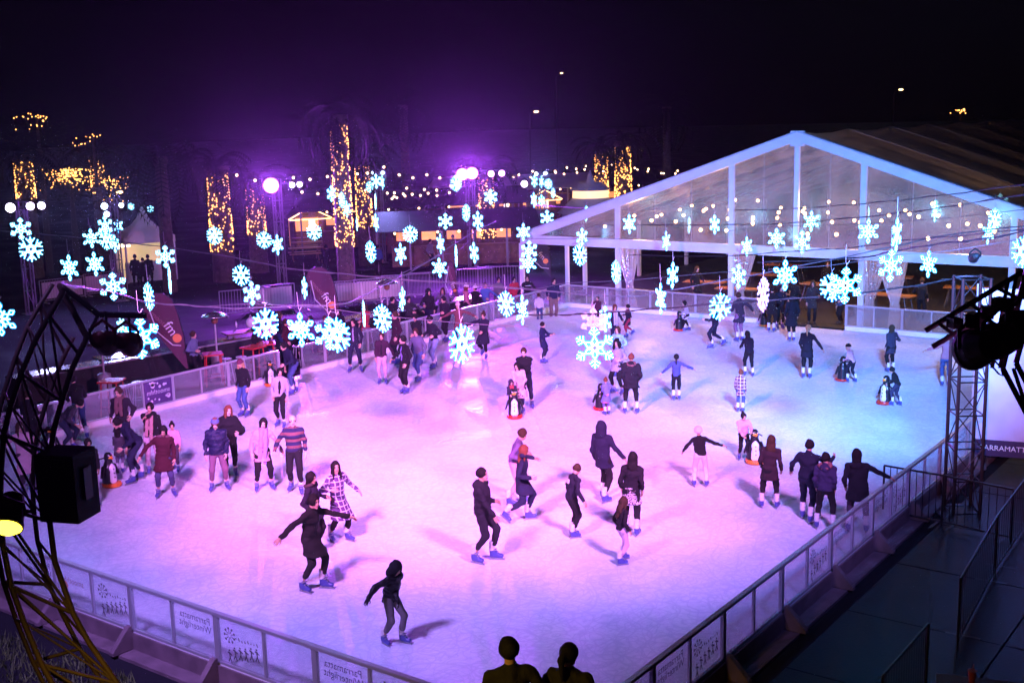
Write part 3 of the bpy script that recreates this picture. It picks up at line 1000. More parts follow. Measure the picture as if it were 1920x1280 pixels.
# low market halls
for px, dist, f, sz, roofc, lab in ((770, 78, 8, (15, 6, 2.6), grey_roof, 'long low market hall with grey roof in the middle background'),
                                    (850, 66, 4, (9, 4, 2.1), grey_roof, 'open bar shelter with dark counter below the string lights'),
                                    (960, 90, 12, (12, 6, 2.8), tentw_m, 'pale canopy behind the two small huts'),
                                    (1060, 96, 8, (14, 6, 2.6), grey_roof, 'wide grey marquee roof behind the spire tent')):
    P = stand(px, dist)
    t = thing('market_hall', lab, 'shed', (*P, GZ), towards(P, f))
    w, d, h = sz
    for k in range(6):
        for c in (-1, 1):
            MB().box((-w / 2 + .1 + k * (w - .2) / 5, c * (d / 2 - .1), h / 2), (.1, .1, h)).build('post', truss_m, t, local=True)
    for c in (-1, 1):
        a = [(-w / 2, 0, h + .9), (w / 2, 0, h + .9), (w / 2, c * (d / 2 + .3), h), (-w / 2, c * (d / 2 + .3), h)]
        mb = MB(); mb.add(a + [(x, y, z + .06) for x, y, z in a], [(0, 1, 2, 3), (7, 6, 5, 4), (0, 4, 5, 1), (1, 5, 6, 2), (2, 6, 7, 3), (3, 7, 4, 0)])
        mb.build('roof', roofc, t, local=True)
    MB().box((0, 0, .55), (w * .8, .7, 1.1)).build('counter', plank_m, t, local=True)
    MB().box((0, -d / 2 + .2, 1.3), (w * .85, .06, 1.5)).build('back_wall', mat('dim_brown_wall', (.12, .06, .04), .7), t, local=True)
    for k in range(7):
        MB().ball((-w * .4 + k * w * .13, d * .3, h - .15), .06, 6, 4).build('bulb', glow('warm_bulb', (1.0, .62, .25), 14), t, local=True)
    for k in range(5):
        MB().box((-w * .32 + k * w * .16, -d / 2 + .26, 1.5), (w * .09, .04, .5)).build('lit_sign', glow('dim_orange_sign', (1.0, .38, .12), .8 + .3 * (k % 2)), t, local=True)

# festoon strings across the market
bulb2_me = MB().ball((0, 0, 0), .058, 8, 6).mesh('bulb', glow('pale_warm_bulb', (1.0, .62, .32), 10))
for s, (pts, lab) in enumerate((
        ([(440, 325, 62), (545, 330, 63), (640, 318, 64), (716, 312, 65), (800, 326, 66), (880, 318, 68)], 'festoon string between the two pink floodlights'),
        ([(560, 358, 64), (655, 342, 66), (735, 358, 68), (790, 352, 68), (870, 332, 70)], 'lower festoon string sagging over the market huts'),
        ([(720, 358, 70), (735, 366, 70), (760, 350, 70), (800, 360, 71), (860, 350, 72)], 'short festoon loop over the bar shelter'),
        ([(940, 325, 75), (1000, 318, 78), (1060, 312, 80), (1115, 298, 84), (1160, 305, 84), (1215, 314, 86), (1290, 321, 90)], 'festoon string leading from the spire tent to the clear tent'),
        ([(975, 325, 75), (1040, 318, 79), (1098, 315, 82), (1190, 312, 85), (1270, 319, 88), (1345, 316, 92)], 'second festoon string behind the lit palm pair'))):
    W = [np.array([*stand(a, d), zat(a, b_, d)]) for a, b_, d in pts]
    t = thing('festoon_string', lab, 'string lights', tuple(W[0]), 0, 'festoon strings across the market')
    dense = []
    for i in range(len(W) - 1):
        for u in np.linspace(0, 1, 7)[:-1 if i < len(W) - 2 else None]:
            p = W[i] * (1 - u) + W[i + 1] * u
            dense.append(p - np.array([0, 0, .25 * math.sin(PI * u)]))
    MB().tube(dense, .012, 4).build('cable', cable_m, t)
    rnd = random.Random(s)
    for i in range(0, len(dense), 2):
        if rnd.random() < .12: continue
        q = dense[i] - W[0]
        place('bulb', bulb2_me, t, (q[0] + rnd.uniform(-.15, .15), q[1], q[2] - .09 + rnd.uniform(-.05, .05)))

# distant street lamps
for px, py, dist, s, lab in ((995, 210, 112, .2, 'distant street lamp glowing above the market'), (1672, 169, 118, .18, 'distant lamp above the tent roof at right'), (1045, 138, 125, .13, 'small dim lamp high in the dark sky region'), (197, 361, 70, .16, 'small pale lamp above the flake tower at left')):
    P = stand(px, dist)
    z = zat(px, py, dist) - GZ
    t = thing('street_lamp', lab, 'lamp', (*P, GZ), towards(P, 60))
    MB().tube([(0, 0, 0), (0, 0, z * .97), (0, .5, z + .06)], [.09, .06, .04], 8).build('pole', black_m, t, local=True)
    MB().ball((0, .7, z), s, 10, 6, s=(1.2, 1.2, .45)).build('lamp_head', glow('warm_street_lamp', (1.0, .62, .25), 7), t, local=True)
# ------------------------------------------------------------------ terrace left of the rink
# long black-draped bar counter with a pale edge
a, c = on_z(30, 712, .62), on_z(905, 556, .62)
dv = (c - a)[:2] / np.linalg.norm((c - a)[:2])
nv = np.array([-dv[1], dv[0]])
t = thing('terrace_counter', 'long black draped counter with pale top edge behind the left barrier', 'counter', (*((a + c) / 2)[:2], GZ))
A0, C0 = np.array([*a[:2], 0]), np.array([*c[:2], 0])
NV = np.array([*nv, 0])
MB().bar(A0 + NV * .35 + [0, 0, .22], C0 + NV * .35 + [0, 0, .22], .7, .76).build('drape', mat('black_drape', (.014, .014, .018), .7, 0, .3, 4, .4, 12), t)
MB().bar(A0 + NV * .35 + [0, 0, .625], C0 + NV * .35 + [0, 0, .625], .78, .05).build('counter_top', mat('dark_laminate', (.03, .03, .035), .25), t)
MB().bar(A0 - NV * .055 + [0, 0, .625], C0 - NV * .055 + [0, 0, .625], .03, .055).build('edge_trim', alu, t)

# crowd-control fences
bar_fence_m = mat('galvanised_fence', (.38, .38, .42), .4, .5, .1)


def fence(label, P, rz, w=2.2, h=1.1, m=bar_fence_m, panel=False, n=17):
    t = thing('crowd_fence', label, 'fence', P, rz, 'crowd control fences')
    mb = MB()
    for z in (.14, h):
        mb.tube([(-w / 2, 0, z), (w / 2, 0, z)], .02, 6)
    for sx in (-1, 1):
        mb.tube([(sx * w / 2, 0, .05), (sx * w / 2, 0, h)], .02, 6)
    mb.build('frame', m, t, local=True)
    mb = MB()
    for k in range(1, n):
        mb.tube([(-w / 2 + w * k / n, 0, .15), (-w / 2 + w * k / n, 0, h - .01)], .009, 4, caps=False)
    mb.build('bars', m, t, local=True)
    for sx in (-1, 1):
        MB().box((sx * w * .38, 0, .03), (.06, .5, .05)).build('foot', m, t, local=True)
    if panel:
        MB().box((0, -.03, h * .55), (w * .9, .012, h * .7)).build('cover_panel', tentw_m, t, local=True)
    return t


for px, py, f, lab, pn in (
        (120, 565, 25, 'grey fence section behind the black counter at far left', True), (200, 552, 25, 'pale covered fence section below the big branching flake', True),
        (462, 590, 15, 'fence section left of the hanging asterisk flake', False), (508, 582, 15, 'fence section beside the second patio heater', True),
        (615, 580, 12, 'fence section behind the second feather flag', False), (668, 572, 10, 'pale covered fence section behind the tall palm foot', True),
        (712, 567, 10, 'fence section left of the far patio heater', True), (762, 560, 8, 'fence section right of the far patio heater', False),
        (812, 555, 5, 'fence section behind the thin feather flag', False), (880, 548, 0, 'fence section left of the dark feather flag', False), (940, 543, 0, 'fence section nearest the tent corner', False)):
    P = on_z(px, py, GZ)
    fence(lab, (P[0], P[1], GZ), towards(P, f), panel=pn)

# feather flags
flag_m = mat('maroon_flag_cloth', (0.09, 0.024, 0.05), .7, 0, .12, 2)
flag_dark = mat('navy_flag_cloth', (0.035, 0.03, 0.07), .7, 0, .12, 2)
white_p = mat('white_print', (.75, .75, .78), .6)


def feather(label, base, outline, txt, fm, disc, turn=0.0, m=flag_m):
    """outline in pixels seen from the viewer, converted to metres at the flag's distance"""
    P = on_z(base[0], base[1], GZ)
    s = np.linalg.norm(P - CAM) / FPX
    t = thing('feather_flag', label, 'flag', (P[0], P[1], GZ), towards(P, turn), 'advertising feather flags')
    sx = 1 / max(.3, math.cos(R(turn)))

    def loc(q):
        # seen from the viewer, the flag's own +X points to the left of the picture
        return (-(q[0] - base[0]) * s * sx, (base[1] - q[1]) * s)
    poly = [loc(q) for q in outline]
    mb = MB()
    mb.prism(poly, (0, 0, 0), (1, 0, 0), (0, 0, 1), .012)
    mb.build('sail', m, t, local=True)
    n = len(outline)
    half = [loc(q) for q in outline[: n // 2 + 1]]
    MB().tube([(0, 0, 0)] + [(q[0] - .02, 0, q[1]) for q in half], .016, 6).build('pole', black_m, t, local=True)
    MB().lathe([(.2, 0), (.2, .04), (.05, .08)], n=12).build('base', black_m, t, local=True)

    def lettering(s_, p0, p1, m_, nm):
        a_, b_ = np.array(loc(p0)), np.array(loc(p1))
        d_ = b_ - a_
        L_ = np.linalg.norm(d_)
        d_ /= L_
        V, F = text_mesh(s_)
        w_ = V[:, 0].max() - V[:, 0].min()
        mb = MB()
        ux = np.array([d_[0], 0, d_[1]])
        uy = np.cross([0, 1.0, 0], ux)     # read from +Y
        uy = uy / np.linalg.norm(uy)
        if uy[2] < 0: uy = -uy
        c_ = (a_ + b_) / 2
        write(mb, s_, (c_[0], .012, c_[1]), ux, uy, L_ / w_)
        mb.build(nm, m_, t, local=True)
    lettering('smooth', txt[0], txt[1], mat('faded_maroon_print', (.30, .13, .16), .6), 'lettering')
    lettering('fm', fm[0], fm[1], white_p, 'lettering')
    q = loc(disc[:2])
    mb = MB(); mb.prism([(disc[2] * s * math.cos(k * PI / 8), disc[2] * s * math.sin(k * PI / 8)) for k in range(16)], (q[0], .012, q[1]), (1, 0, 0), (0, 0, 1), .008)
    mb.build('printed_disc', orange_m, t, local=True)
    sw = [loc((p0 + k * 0, 0)) for k, p0 in ()] 
    pts = [np.array(loc(txt[0])), np.array(loc(((txt[0][0] + disc[0]) / 2 - 12, (txt[0][1] + disc[1]) / 2 + 12))), np.array(loc((disc[0] - 8, disc[1] + 12))), np.array(loc((disc[0] + 6, disc[1] + 14)))]
    MB().tube([(p[0], .014, p[1]) for p in pts], .018, 4).build('printed_swoosh', white_p, t, local=True)


feather('maroon feather flag standing behind the left barrier near the patio heater', (357, 716),
        [(355, 692), (351, 630), (343, 587), (335, 563), (320, 551), (301, 550), (290, 566), (287, 585), (300, 610), (315, 637), (335, 667), (350, 689)],
        ((297, 582), (324, 612)), ((324, 606), (336, 626)), (340, 634, 8), 0)
feather('maroon feather flag half hidden behind the hanging asterisk flakes', (640, 632),
        [(640, 612), (637, 570), (631, 530), (624, 510), (612, 500), (598, 500), (586, 508), (582, 519), (590, 542), (604, 568), (620, 592), (636, 611)],
        ((590, 524), (612, 552)), ((612, 550), (623, 566)), (626, 571, 7), 0)
feather('narrow maroon feather flag seen almost edge on', (860, 582),
        [(859, 565), (858, 530), (855, 505), (851, 492), (847, 488), (843, 490), (841, 496), (842, 510), (846, 530), (851, 548), (856, 560), (858, 565)],
        ((844, 498), (850, 525)), ((849, 528), (853, 540)), (854, 544, 3), 0)
feather('navy feather flag beside the left end of the tent', (1034, 540),
        [(1033, 520), (1033, 490), (1029, 462), (1024, 446), (1014, 436), (1002, 435), (993, 441), (990, 450), (996, 468), (1007, 488), (1020, 505), (1030, 517)],
        ((998, 456), (1013, 476)), ((1012, 474), (1021, 484)), (1024, 489, 5), 0, flag_dark)


def heater(label, base, top_y):
    P = on_z(base[0], base[1], GZ)
    dist = np.linalg.norm(P - CAM)
    h = zat(base[0], top_y, math.hypot(P[0] - CAM[0], P[1] - CAM[1])) - GZ
    t = thing('patio_heater', label, 'heater', (P[0], P[1], GZ), 0, 'mushroom patio heaters')
    MB().lathe([(.23, 0), (.23, .06), (.2, .08), (.2, .72), (.06, .78)], n=16).build('gas_housing', steel, t, local=True)
    MB().tube([(0, 0, .75), (0, 0, h - .25)], .03, 8).build('pole', steel, t, local=True)
    MB().lathe([(.05, h - .32), (.1, h - .28), (.12, h - .06)], n=14).build('burner', mat('dark_copper', (.3, .12, .06), .4, .6), t, local=True)
    MB().lathe([(.42, h - .08), (.4, h - .05), (.2, h + .04), (.03, h + .07)], n=22).build('reflector', mat('spun_aluminium', (.7, .7, .72), .22, .9), t, local=True, smooth=True)


heater('patio heater standing right of the maroon feather flag', (410, 705), 588)
heater('patio heater behind the barrier gate crowd', (495, 668), 570)
heater('patio heater farthest along the terrace near the thin flag', (730, 640), 527)
heater('patio heater pole standing behind the red discs of the near truss', (199, 745), 640)

# red tables and pale stools along the barrier
for px, py, kind, lab in ((215, 778, 'r', 'red high table left of the violet advert board'), (236, 772, 's', 'pale stool next to the red table left of the advert board'), (262, 763, 's', 'pale stool right behind the tall man in wool coat'),
                          (403, 722, 'r', 'red high table under the first patio heater'), (428, 716, 's', 'pale stool right of the first patio heater'), (478, 708, 'r', 'red high table behind the fair-haired woman'), (502, 700, 'r', 'red high table beside the barrier gate penguin'),
                          (455, 712, 's', 'pale stool behind the fair-haired woman'), (690, 655, 's', 'pale stool behind the glass right of the tall skater'), (600, 672, 'r', 'red high table below the overlapping flake pair'), (655, 660, 's', 'pale stool behind the glass left of the tall skater'), (560, 690, 's', 'pale stool just right of the barrier gate')):
    P = on_z(px, py, GZ)
    if kind == 'r':
        high_table((P[0], P[1], GZ), lab, red_m, red_m, 1.0, 'red tables behind the left barrier', random.uniform(0, 1), (.6, .6))
    else:
        stool((P[0], P[1], GZ), lab, steel, steel, .72, 'pale stools behind the left barrier')
P = on_z(242, 722, GZ)
t = high_table((P[0], P[1], GZ), 'large glossy dark table between the black counter and left barrier', black_m, mat('wet_black_top', (.03, .035, .05), .12), .98, None, towards(P, 20), (1.9, .8))
P2 = on_z(470, 672, GZ)
high_table((P2[0], P2[1], GZ), 'brown wooden table holding a pale bag behind the barrier', black_m, wood, .98, None, towards(P2, 20), (1.8, .7))
b = MB(); b.ball((P2[0] - .1, P2[1] + .2, GZ + 1.2), .2, 10, 8, s=(1, .7, 1)); b.tube([(P2[0] - .22, P2[1] + .2, GZ + 1.3), (P2[0] - .1, P2[1] + .2, GZ + 1.5), (P2[0] + .02, P2[1] + .2, GZ + 1.3)], .015, 5)
tag(b.build('hand_bag', mat('pale_bag', (.6, .58, .6), .6), smooth=True), 'pale handbag standing on the brown wooden table', 'bag')
b = MB(); b.lathe([(.035, 0), (.037, .14), (.014, .2), (.014, .24)], (P2[0] - .75, P2[1] + .1, GZ + 1.004), 10)
tag(b.build('water_bottle', mat('clear_plastic', (.6, .6, .65), .15), smooth=True), 'small clear bottle standing on the brown wooden table', 'bottle')

# low stage rail / barrier at the dark right side walkway
for px0, py0, px1, py1, lab in ((1655, 968, 1765, 990, 'black railing gate closing the walkway beside the rink'), (1765, 990, 1895, 1020, 'black railing continuing right of the truss tower')):
    A1, B1 = on_z(px0, py0, GZ), on_z(px1, py1, GZ)
    L1 = np.linalg.norm(B1 - A1)
    d1 = (B1 - A1) / L1
    fence(lab, ((A1[0] + B1[0]) / 2, (A1[1] + B1[1]) / 2, GZ), math.atan2(d1[1], d1[0]), w=L1, h=1.05, m=black_m, n=9)
for px0, py0, px1, py1, lab in ((1795, 1215, 1865, 1080, 'black bar fence along the far side of the walkway'), (1650, 1420, 1735, 1310, 'black bar fence top at the bottom edge of the walkway'), (1865, 1080, 1935, 975, 'black bar fence receding at the right edge')):
    A1, B1 = on_z(px0, py0, GZ), on_z(px1, py1, GZ)
    L1 = np.linalg.norm(B1 - A1)
    d1 = (B1 - A1) / L1
    fence(lab, ((A1[0] + B1[0]) / 2, (A1[1] + B1[1]) / 2, GZ), math.atan2(d1[1], d1[0]), w=L1, h=1.1, m=black_m, n=18)
# ------------------------------------------------------------------ stage lighting: towers, lanterns and their light
def spot(P, target, col, watts, size=60, blend=1.0, radius=.12):
    l = bpy.data.lights.new('lantern_light', 'SPOT')
    l.energy = watts
    l.color = col
    l.spot_size = R(size)
    l.spot_blend = blend
    l.shadow_soft_size = radius
    o = bpy.data.objects.new('lantern_light', l)
    COL.objects.link(o)
    d = Vector(target) - Vector(P)
    o.location = tuple(float(c) for c in P)
    o.rotation_euler = d.to_track_quat('-Z', 'Y').to_euler()
    return o


def ahead(P, T, d=.3):
    v = np.array(T, float) - np.array(P, float)
    return P + v / np.linalg.norm(v) * d


def box_truss(name, label, base, top, w, m, rung=.5, cat='tower', group=None):
    """four-chord truss mast standing at base up to height top"""
    t = thing(name, label, cat, base, towards(base, 20), group)
    h = top - base[2]
    q = [(-w / 2, -w / 2), (w / 2, -w / 2), (w / 2, w / 2), (-w / 2, w / 2)]
    for x, y in q:
        MB().tube([(x, y, .02), (x, y, h)], .036, 8).build('chord', m, t, local=True)
    n = max(2, int(h / rung))
    for i in range(n + 1):
        z = .05 + (h - .08) * i / n
        for k in range(4):
            a, c = q[k], q[(k + 1) % 4]
            MB().tube([(*a, z), (*c, z)], .016, 5).build('rung', m, t, local=True)
            if i < n:
                z2 = .05 + (h - .08) * (i + 1) / n
                e0, e1 = ((*a, z), (*c, z2)) if (i + k) % 2 else ((*c, z), (*a, z2))
                MB().tube([e0, e1], .012, 5).build('brace', m, t, local=True)
    MB().box((0, 0, .01), (w * 1.9, w * 1.9, .02)).build('base_plate', m, t, local=True)
    return t


def lantern(label, P, aim, r=.16, lens=None, body=black_m, group='stage lanterns', length=.34):
    """PAR lantern: can, rim, lens, yoke, pointed at aim"""
    t = bpy.data.objects.new('stage_lantern', None)
    t.empty_display_size = .1
    COL.objects.link(t)
    tag(t, label, 'stage light', group)
    t.location = tuple(float(c) for c in P)
    t.rotation_euler = (Vector(aim) - Vector(P)).to_track_quat('Z', 'Y').to_euler()
    ORG[t.name] = tuple(t.location)
    MB().lathe([(r * .35, -length), (r * .72, -length * .9), (r * .95, -length * .35), (r, -.02), (r * 1.06, -.02), (r * 1.06, .02), (r * .99, .02)], n=20).build('can', body, t, local=True, smooth=False)
    MB().lathe([(r * .97, .021), (r * .7, .05), (.01, .06)], n=20).build('lens', lens or mat('dark_lens', (.03, .02, .03), .08), t, local=True, smooth=True)
    MB().tube([(r * 1.08, 0, -.1), (r * 1.12, r * .9, -.14), (0, r * 1.7, -.16), (-r * 1.12, r * .9, -.14), (-r * 1.08, 0, -.1)], .018, 6).build('yoke', body, t, local=True)
    return t


EYE = tuple(CAM)
pink_lens = glow('magenta_flood_lens', (1.0, .22, 1.0), 7)
white_lens = glow('lilac_flood_lens', (.85, .75, 1.0), 16)
blue_lens = glow('pale_blue_lens', (.55, .75, 1.0), 14)
RINK_MID = (10, 13, 0)

# towers at the far side
for px, dist, ytop, lab, lamps in (
        (515, 60, 335, 'light mast with blazing pink floodlight at left of the market', ((505, 348, 'p', .38), (545, 347, 'w', .13), (559, 346, 'w', .13))),
        (880, 64, 312, 'light mast with row of blazing pink floodlights in the centre', ((866, 327, 'p', .32), (884, 325, 'p', .32), (855, 345, 'w', .14), (920, 326, 'm', .16), (940, 325, 'm', .16))),
        (30, 56, 378, 'light mast with three white floodlights at far left', ((10, 390, 'w', .20), (48, 387, 'w', .17), (69, 386, 'w', .16))),
        (202, 58, 372, 'light mast hung with flakes beside the pagoda tent', ((188, 387, 'b', .15), (220, 385, 'b', .11), (191, 402, 'b', .13))),
        (707, 68, 322, 'light mast hung with flakes behind the lit palms', ((698, 324, 'b', .09), (716, 324, 'b', .09))),
        (1015, 73, 322, 'light mast hung with flakes beside the far huts', ((1005, 326, 'b', .10), (1022, 325, 'b', .10), (982, 345, 'w', .2)))):
    P = stand(px, dist)
    zt = zat(px, ytop, dist)
    box_truss('light_mast', lab, (*P, GZ), zt, .35, truss_m, .9, group='far light masts')
    for i, (lx, ly, kind, r) in enumerate(lamps):
        Q = np.array([*stand(lx, dist - .6), zat(lx, ly, dist - .6)])
        ll = {'p': 'blazing pink', 'm': 'small pink', 'w': 'lilac white', 'b': 'pale blue'}[kind]
        pos = ['first', 'second', 'third', 'fourth', 'last'][i]
        lantern(f'{ll} floodlight, {pos} from the left on the ' + lab.split(' with ')[0].replace('light mast', 'mast') + ' ' + {515: 'left of the market', 880: 'in the centre', 30: 'at far left', 202: 'by the pagoda tent', 707: 'behind the lit palms', 1015: 'by the far huts'}[px],
                Q, (Q + (CAM - Q) * .5 + np.array([0, 0, -3])), r, {'p': pink_lens, 'm': glow('soft_magenta_lens', (1.0, .45, 1.0), 14), 'w': white_lens, 'b': blue_lens}[kind], group='far floodlights')
        if kind == 'p':
            spot(Q + (CAM - Q) / np.linalg.norm(CAM - Q) * .12, CAM + np.array([0, 0, 6]), (.42, .06, 1.0), 15000 if px == 515 else 11000, 165, .8, .15)
        elif kind in 'bw' and i == 1 or (kind == 'b' and i == 0):
            spot(Q + (CAM - Q) / np.linalg.norm(CAM - Q) * .1, (Q[0] * .8 + 2, Q[1] * .8, 0), (.30, .30, 1.0), 900, 150, .8, .15)
    if px == 202:
        PG_ = stand(258, 66)
        spot((*stand(205, 58.5), zt - .6), (PG_[0], PG_[1], 2.6), (.55, .35, 1.0), 380, 60, .8, .1)  # extra light added to the mast to brighten the pagoda roof
    MB_ = MB()
    MB_.bar((*stand(min(l[0] for l in lamps) - 8, dist), zt - .25), (*stand(max(l[0] for l in lamps) + 8, dist), zt - .25), .08)
    tag(MB_.build('light_bar', truss_m), 'horizontal lamp bar on the ' + lab.replace('light mast', 'mast'), 'lamp bar', 'far lamp bars')

# right truss tower with banner
TB = on_z(1803, 960, GZ)
TD = math.hypot(TB[0] - CAM[0], TB[1] - CAM[1])
rt_t = box_truss('truss_tower', 'dark lattice truss tower standing outside the right barrier', (TB[0], TB[1], GZ), zat(1803, 518, TD), .52, mat('tower_steel', (.035, .03, .035), .35, .4, .1), .62)
zt = zat(1803, 518, TD)
spot(ahead(np.array([TB[0], TB[1], zt + .35]), (10, 26, 0), .12), (10, 26, 0), (.15, .30, 1.0), 3500, 110, 1.0)  # added source for the blue wash on the ice, with its lantern
lantern('added blue wash lantern on top of the right truss tower', (TB[0], TB[1], zt + .35), (14, 24, 0), .09, glow('added_blue_lens', (.2, .4, 1), 6), length=.2)
spot((TB[0] - .1, TB[1] - .5, zt + .1), (20.2, 3, .9), (.05, .70, 1.0), 30, 55, 1.0)  # cyan light added for a highlight on the rail; no lantern here

BP = on_z(1840, 880, GZ)
BD = math.hypot(BP[0] - CAM[0], BP[1] - CAM[1])
sB = BD / FPX * 1.03
t = thing('event_banner', 'tall pale banner with dark strip of white capitals beside the truss tower', 'banner', (*stand(1850, BD), GZ), towards(BP, 0))
z0, z1, zs = zat(1832, 852, BD) - GZ, zat(1832, 540, BD) - GZ, zat(1832, 822, BD) - GZ
bw = 190 * sB
ban_m = mat('pale_banner_print', (.52, .46, .60), .6, 0, .18, 1.1)
MB().box((-bw / 2, 0, (z1 + zs) / 2), (bw, .03, z1 - zs)).build('banner_sheet', ban_m, t, local=True)
MB().box((-bw / 2, .004, (z0 + zs) / 2), (bw, .034, zs - z0)).build('title_strip', mat('dark_violet_strip', (.03, .015, .06), .6), t, local=True)
mb = MB(); write(mb, 'PARRAMATTA', (-.10 - .56, .024, (z0 + zs) / 2), (-1, 0, 0), (0, 0, 1), .165)
mb.build('lettering', white_p, t, local=True)
mb = MB(); mb.prism([(.22 * math.cos(k * PI / 10), .22 * math.sin(k * PI / 10)) for k in range(20)], (-98 * sB, .02, (zat(1920, 760, BD) - GZ)), (1, 0, 0), (0, 0, 1), .01)
mb.build('printed_disc', mat('blue_print_disc', (.12, .25, .5), .6), t, local=True)
for x in (.04, -bw - .04):
    MB().tube([(x, 0, 0), (x, 0, z1 + .1)], .035, 8).build('pole', steel, t, local=True)

# near left curved truss and its gear (about 12 m from the viewer)
red_steel = mat('dark_red_truss', (.04, .018, .012), .7, 0, .2, 5)
D1, D2 = 12.0, 12.55
chB = [(119, 545), (93, 592), (67, 637), (40, 700), (20, 760), (7, 815), (2, 880), (0, 950), (5, 1019), (21, 1098), (45, 1166), (79, 1245), (120, 1320), (180, 1400)]
chD = [(163, 632), (148, 664), (134, 694), (116, 752), (101, 805), (94, 850), (91, 915), (93, 977), (103, 1053), (137, 1149), (165, 1201), (220, 1280), (280, 1345), (340, 1410)]
chA = [(99, 532), (76, 570), (52, 612), (30, 668), (8, 735), (-8, 800), (-14, 870), (-14, 945), (-8, 1015), (6, 1090), (30, 1160), (62, 1240), (100, 1315), (160, 1400)]
chC = [(138, 632), (122, 664), (108, 696), (88, 752), (72, 805), (64, 850), (61, 915), (64, 960), (70, 1012), (92, 1095), (113, 1142), (150, 1215), (200, 1290), (270, 1370)]
base = far(110, 1400, 12.3)
tr = thing('curved_truss', 'dark red curved lattice truss rising at the left edge close by', 'truss', (base[0], base[1], GZ))
W = {k: [far(x, y, d) for x, y in pts] for k, pts, d in (('B', chB, D1), ('D', chD, D1), ('A', chA, D2), ('C', chC, D2))}
for k in 'ABCD':
    foot = W[k][-1].copy(); foot[2] = GZ
    MB().tube(W[k] + [foot], .028 if k in 'BD' else .024, 8).build('chord', red_steel, tr, smooth=True)
apex = far(112, 536, 12.2)
for k in 'BD':
    MB().tube([apex, W[k][0]], .03, 8).build('top_link', red_steel, tr)
for i in range(1, len(chB) - 1):
    for a, c in (('B', 'D'), ('A', 'C')):
        if i % 2 == 1:
            MB().tube([W[a][i], W[c][i]], .018, 6).build('cross_bar', red_steel, tr)
        else:
            MB().tube([W[a][i - 1], W[c][i + 1]], .014, 6).build('diagonal', red_steel, tr)
            MB().tube([W[a][i], W[c][i + 1]], .010, 6).build('diagonal', red_steel, tr)
    if i % 2 == 0:
        for a, c in (('A', 'B'), ('C', 'D')):
            MB().tube([W[a][i], W[c][i]], .014, 6).build('cross_bar', red_steel, tr)
# outrigger arm with two lanterns and clamps
arm = [apex, far(150, 562, 12.2), far(184, 590, 12.2), far(274, 592, 12.3)]
MB().tube(arm, .032, 8).build('arm', black_m, tr)
MB().tube([far(160, 640, 12.2), far(184, 590, 12.2)], .018, 6).build('arm_brace', black_m, tr)
LA, LB = far(203, 644, 12.2), far(246, 646, 12.3)
for P_, lab in ((LA, 'round red-backed lantern hanging left on the near truss arm'), (LB, 'round dark lantern hanging right on the near truss arm')):
    lantern(lab, P_, (P_[0] + (10 - P_[0]) * .4, P_[1] + (11 - P_[1]) * .4, P_[2] - 2.6), .118, glow('magenta_gel_lens', (1, .1, .6), 3), mat('oxblood_can', (.10, .012, .012), .3, .3), length=.22)
    MB().tube([P_ + np.array([0, 0, .1]), P_ + np.array([0, 0, .32])], .014, 6).build('lantern_hanger', black_m, tr)
sp = thing('speaker_cabinet', 'black speaker cabinet hung on the near left truss', 'speaker', tuple(far(133, 968, 11.9)), towards(far(133, 968, 11.9), -35))
MB().box((0, 0, .32), (.40, .36, .64)).build('cabinet', mat('black_speaker_box', (.006, .006, .006), .7, 0, .2, 6, .2, spec=.2), sp, local=True)
MB().box((0, .19, .32), (.36, .015, .58)).build('grille', mat('speaker_grille', (.008, .008, .008), .7, 0, .2, 40, .5, 200, spec=.2), sp, local=True)
for sx in (-1, 1):
    MB().box((sx * .21, 0, .34), (.02, .12, .3)).build('bracket', black_m, sp, local=True)
MB().tube([far(125, 905, 11.95), far(95, 880, D1)], .02, 6).build('speaker_arm', black_m, tr)

# yellow working lantern low on the near truss
YP = far(14, 985, 11.6)
lantern('yellow working lantern clamped low on the near left truss', YP, YP + np.array([.5, -.55, -.62]), .13, glow('yellow_lens', (1.0, .75, .04), 6), red_steel)
spot(far(-90, 1080, 8.6), far(520, 1520, 11), (1.0, .60, .07), 520, 112, 1.0)

# near right truss arm with black moving heads
NR = far(1850, 640, 10.0)
tr2 = thing('lighting_truss', 'black diagonal lighting truss at the right edge close by', 'truss', tuple(far(2060, 1100, 10.0)))
for (a, c) in (((1735, 620), (1925, 505)), ((1748, 650), (1945, 535)), ((1880, 690), (1990, 900)), ((1905, 680), (2015, 890)), ((1990, 900), (2060, 1100)), ((2015, 890), (2085, 1090)), ((1925, 505), (1880, 690)), ((1945, 535), (1905, 680))):
    MB().tube([far(*a, 10.0), far(*c, 10.1)], .022, 8).build('chord', black_m, tr2)
for (a, c) in (((1890, 526), (1860, 690)), ((1905, 520), (1875, 690)), ((1760, 606), (1790, 628)), ((1820, 569), (1850, 592)), ((1900, 690), (1935, 795)), ((1870, 540), (1910, 560))):
    MB().tube([far(*a, 10.0), far(*c, 10.0)], .016, 6).build('diagonal', black_m, tr2)
foot = far(2060, 1100, 10.0)
MB().tube([foot, (foot[0], foot[1], GZ)], .05, 8).build('mast', black_m, tr2)
heads = ((1822, 655, .155, 'largest black moving head on the right truss arm'), (1862, 640, .14, 'middle black moving head on the right truss arm'), (1902, 612, .12, 'upper black moving head at the right edge'))
for px, py, r, lab in heads:
    P_ = far(px, py, 9.9)
    lantern(lab, P_, P_ + np.array([-1, .9, -.45]), r, glow('dim_magenta_lens', (1, .2, .8), 2), black_m, length=.3)
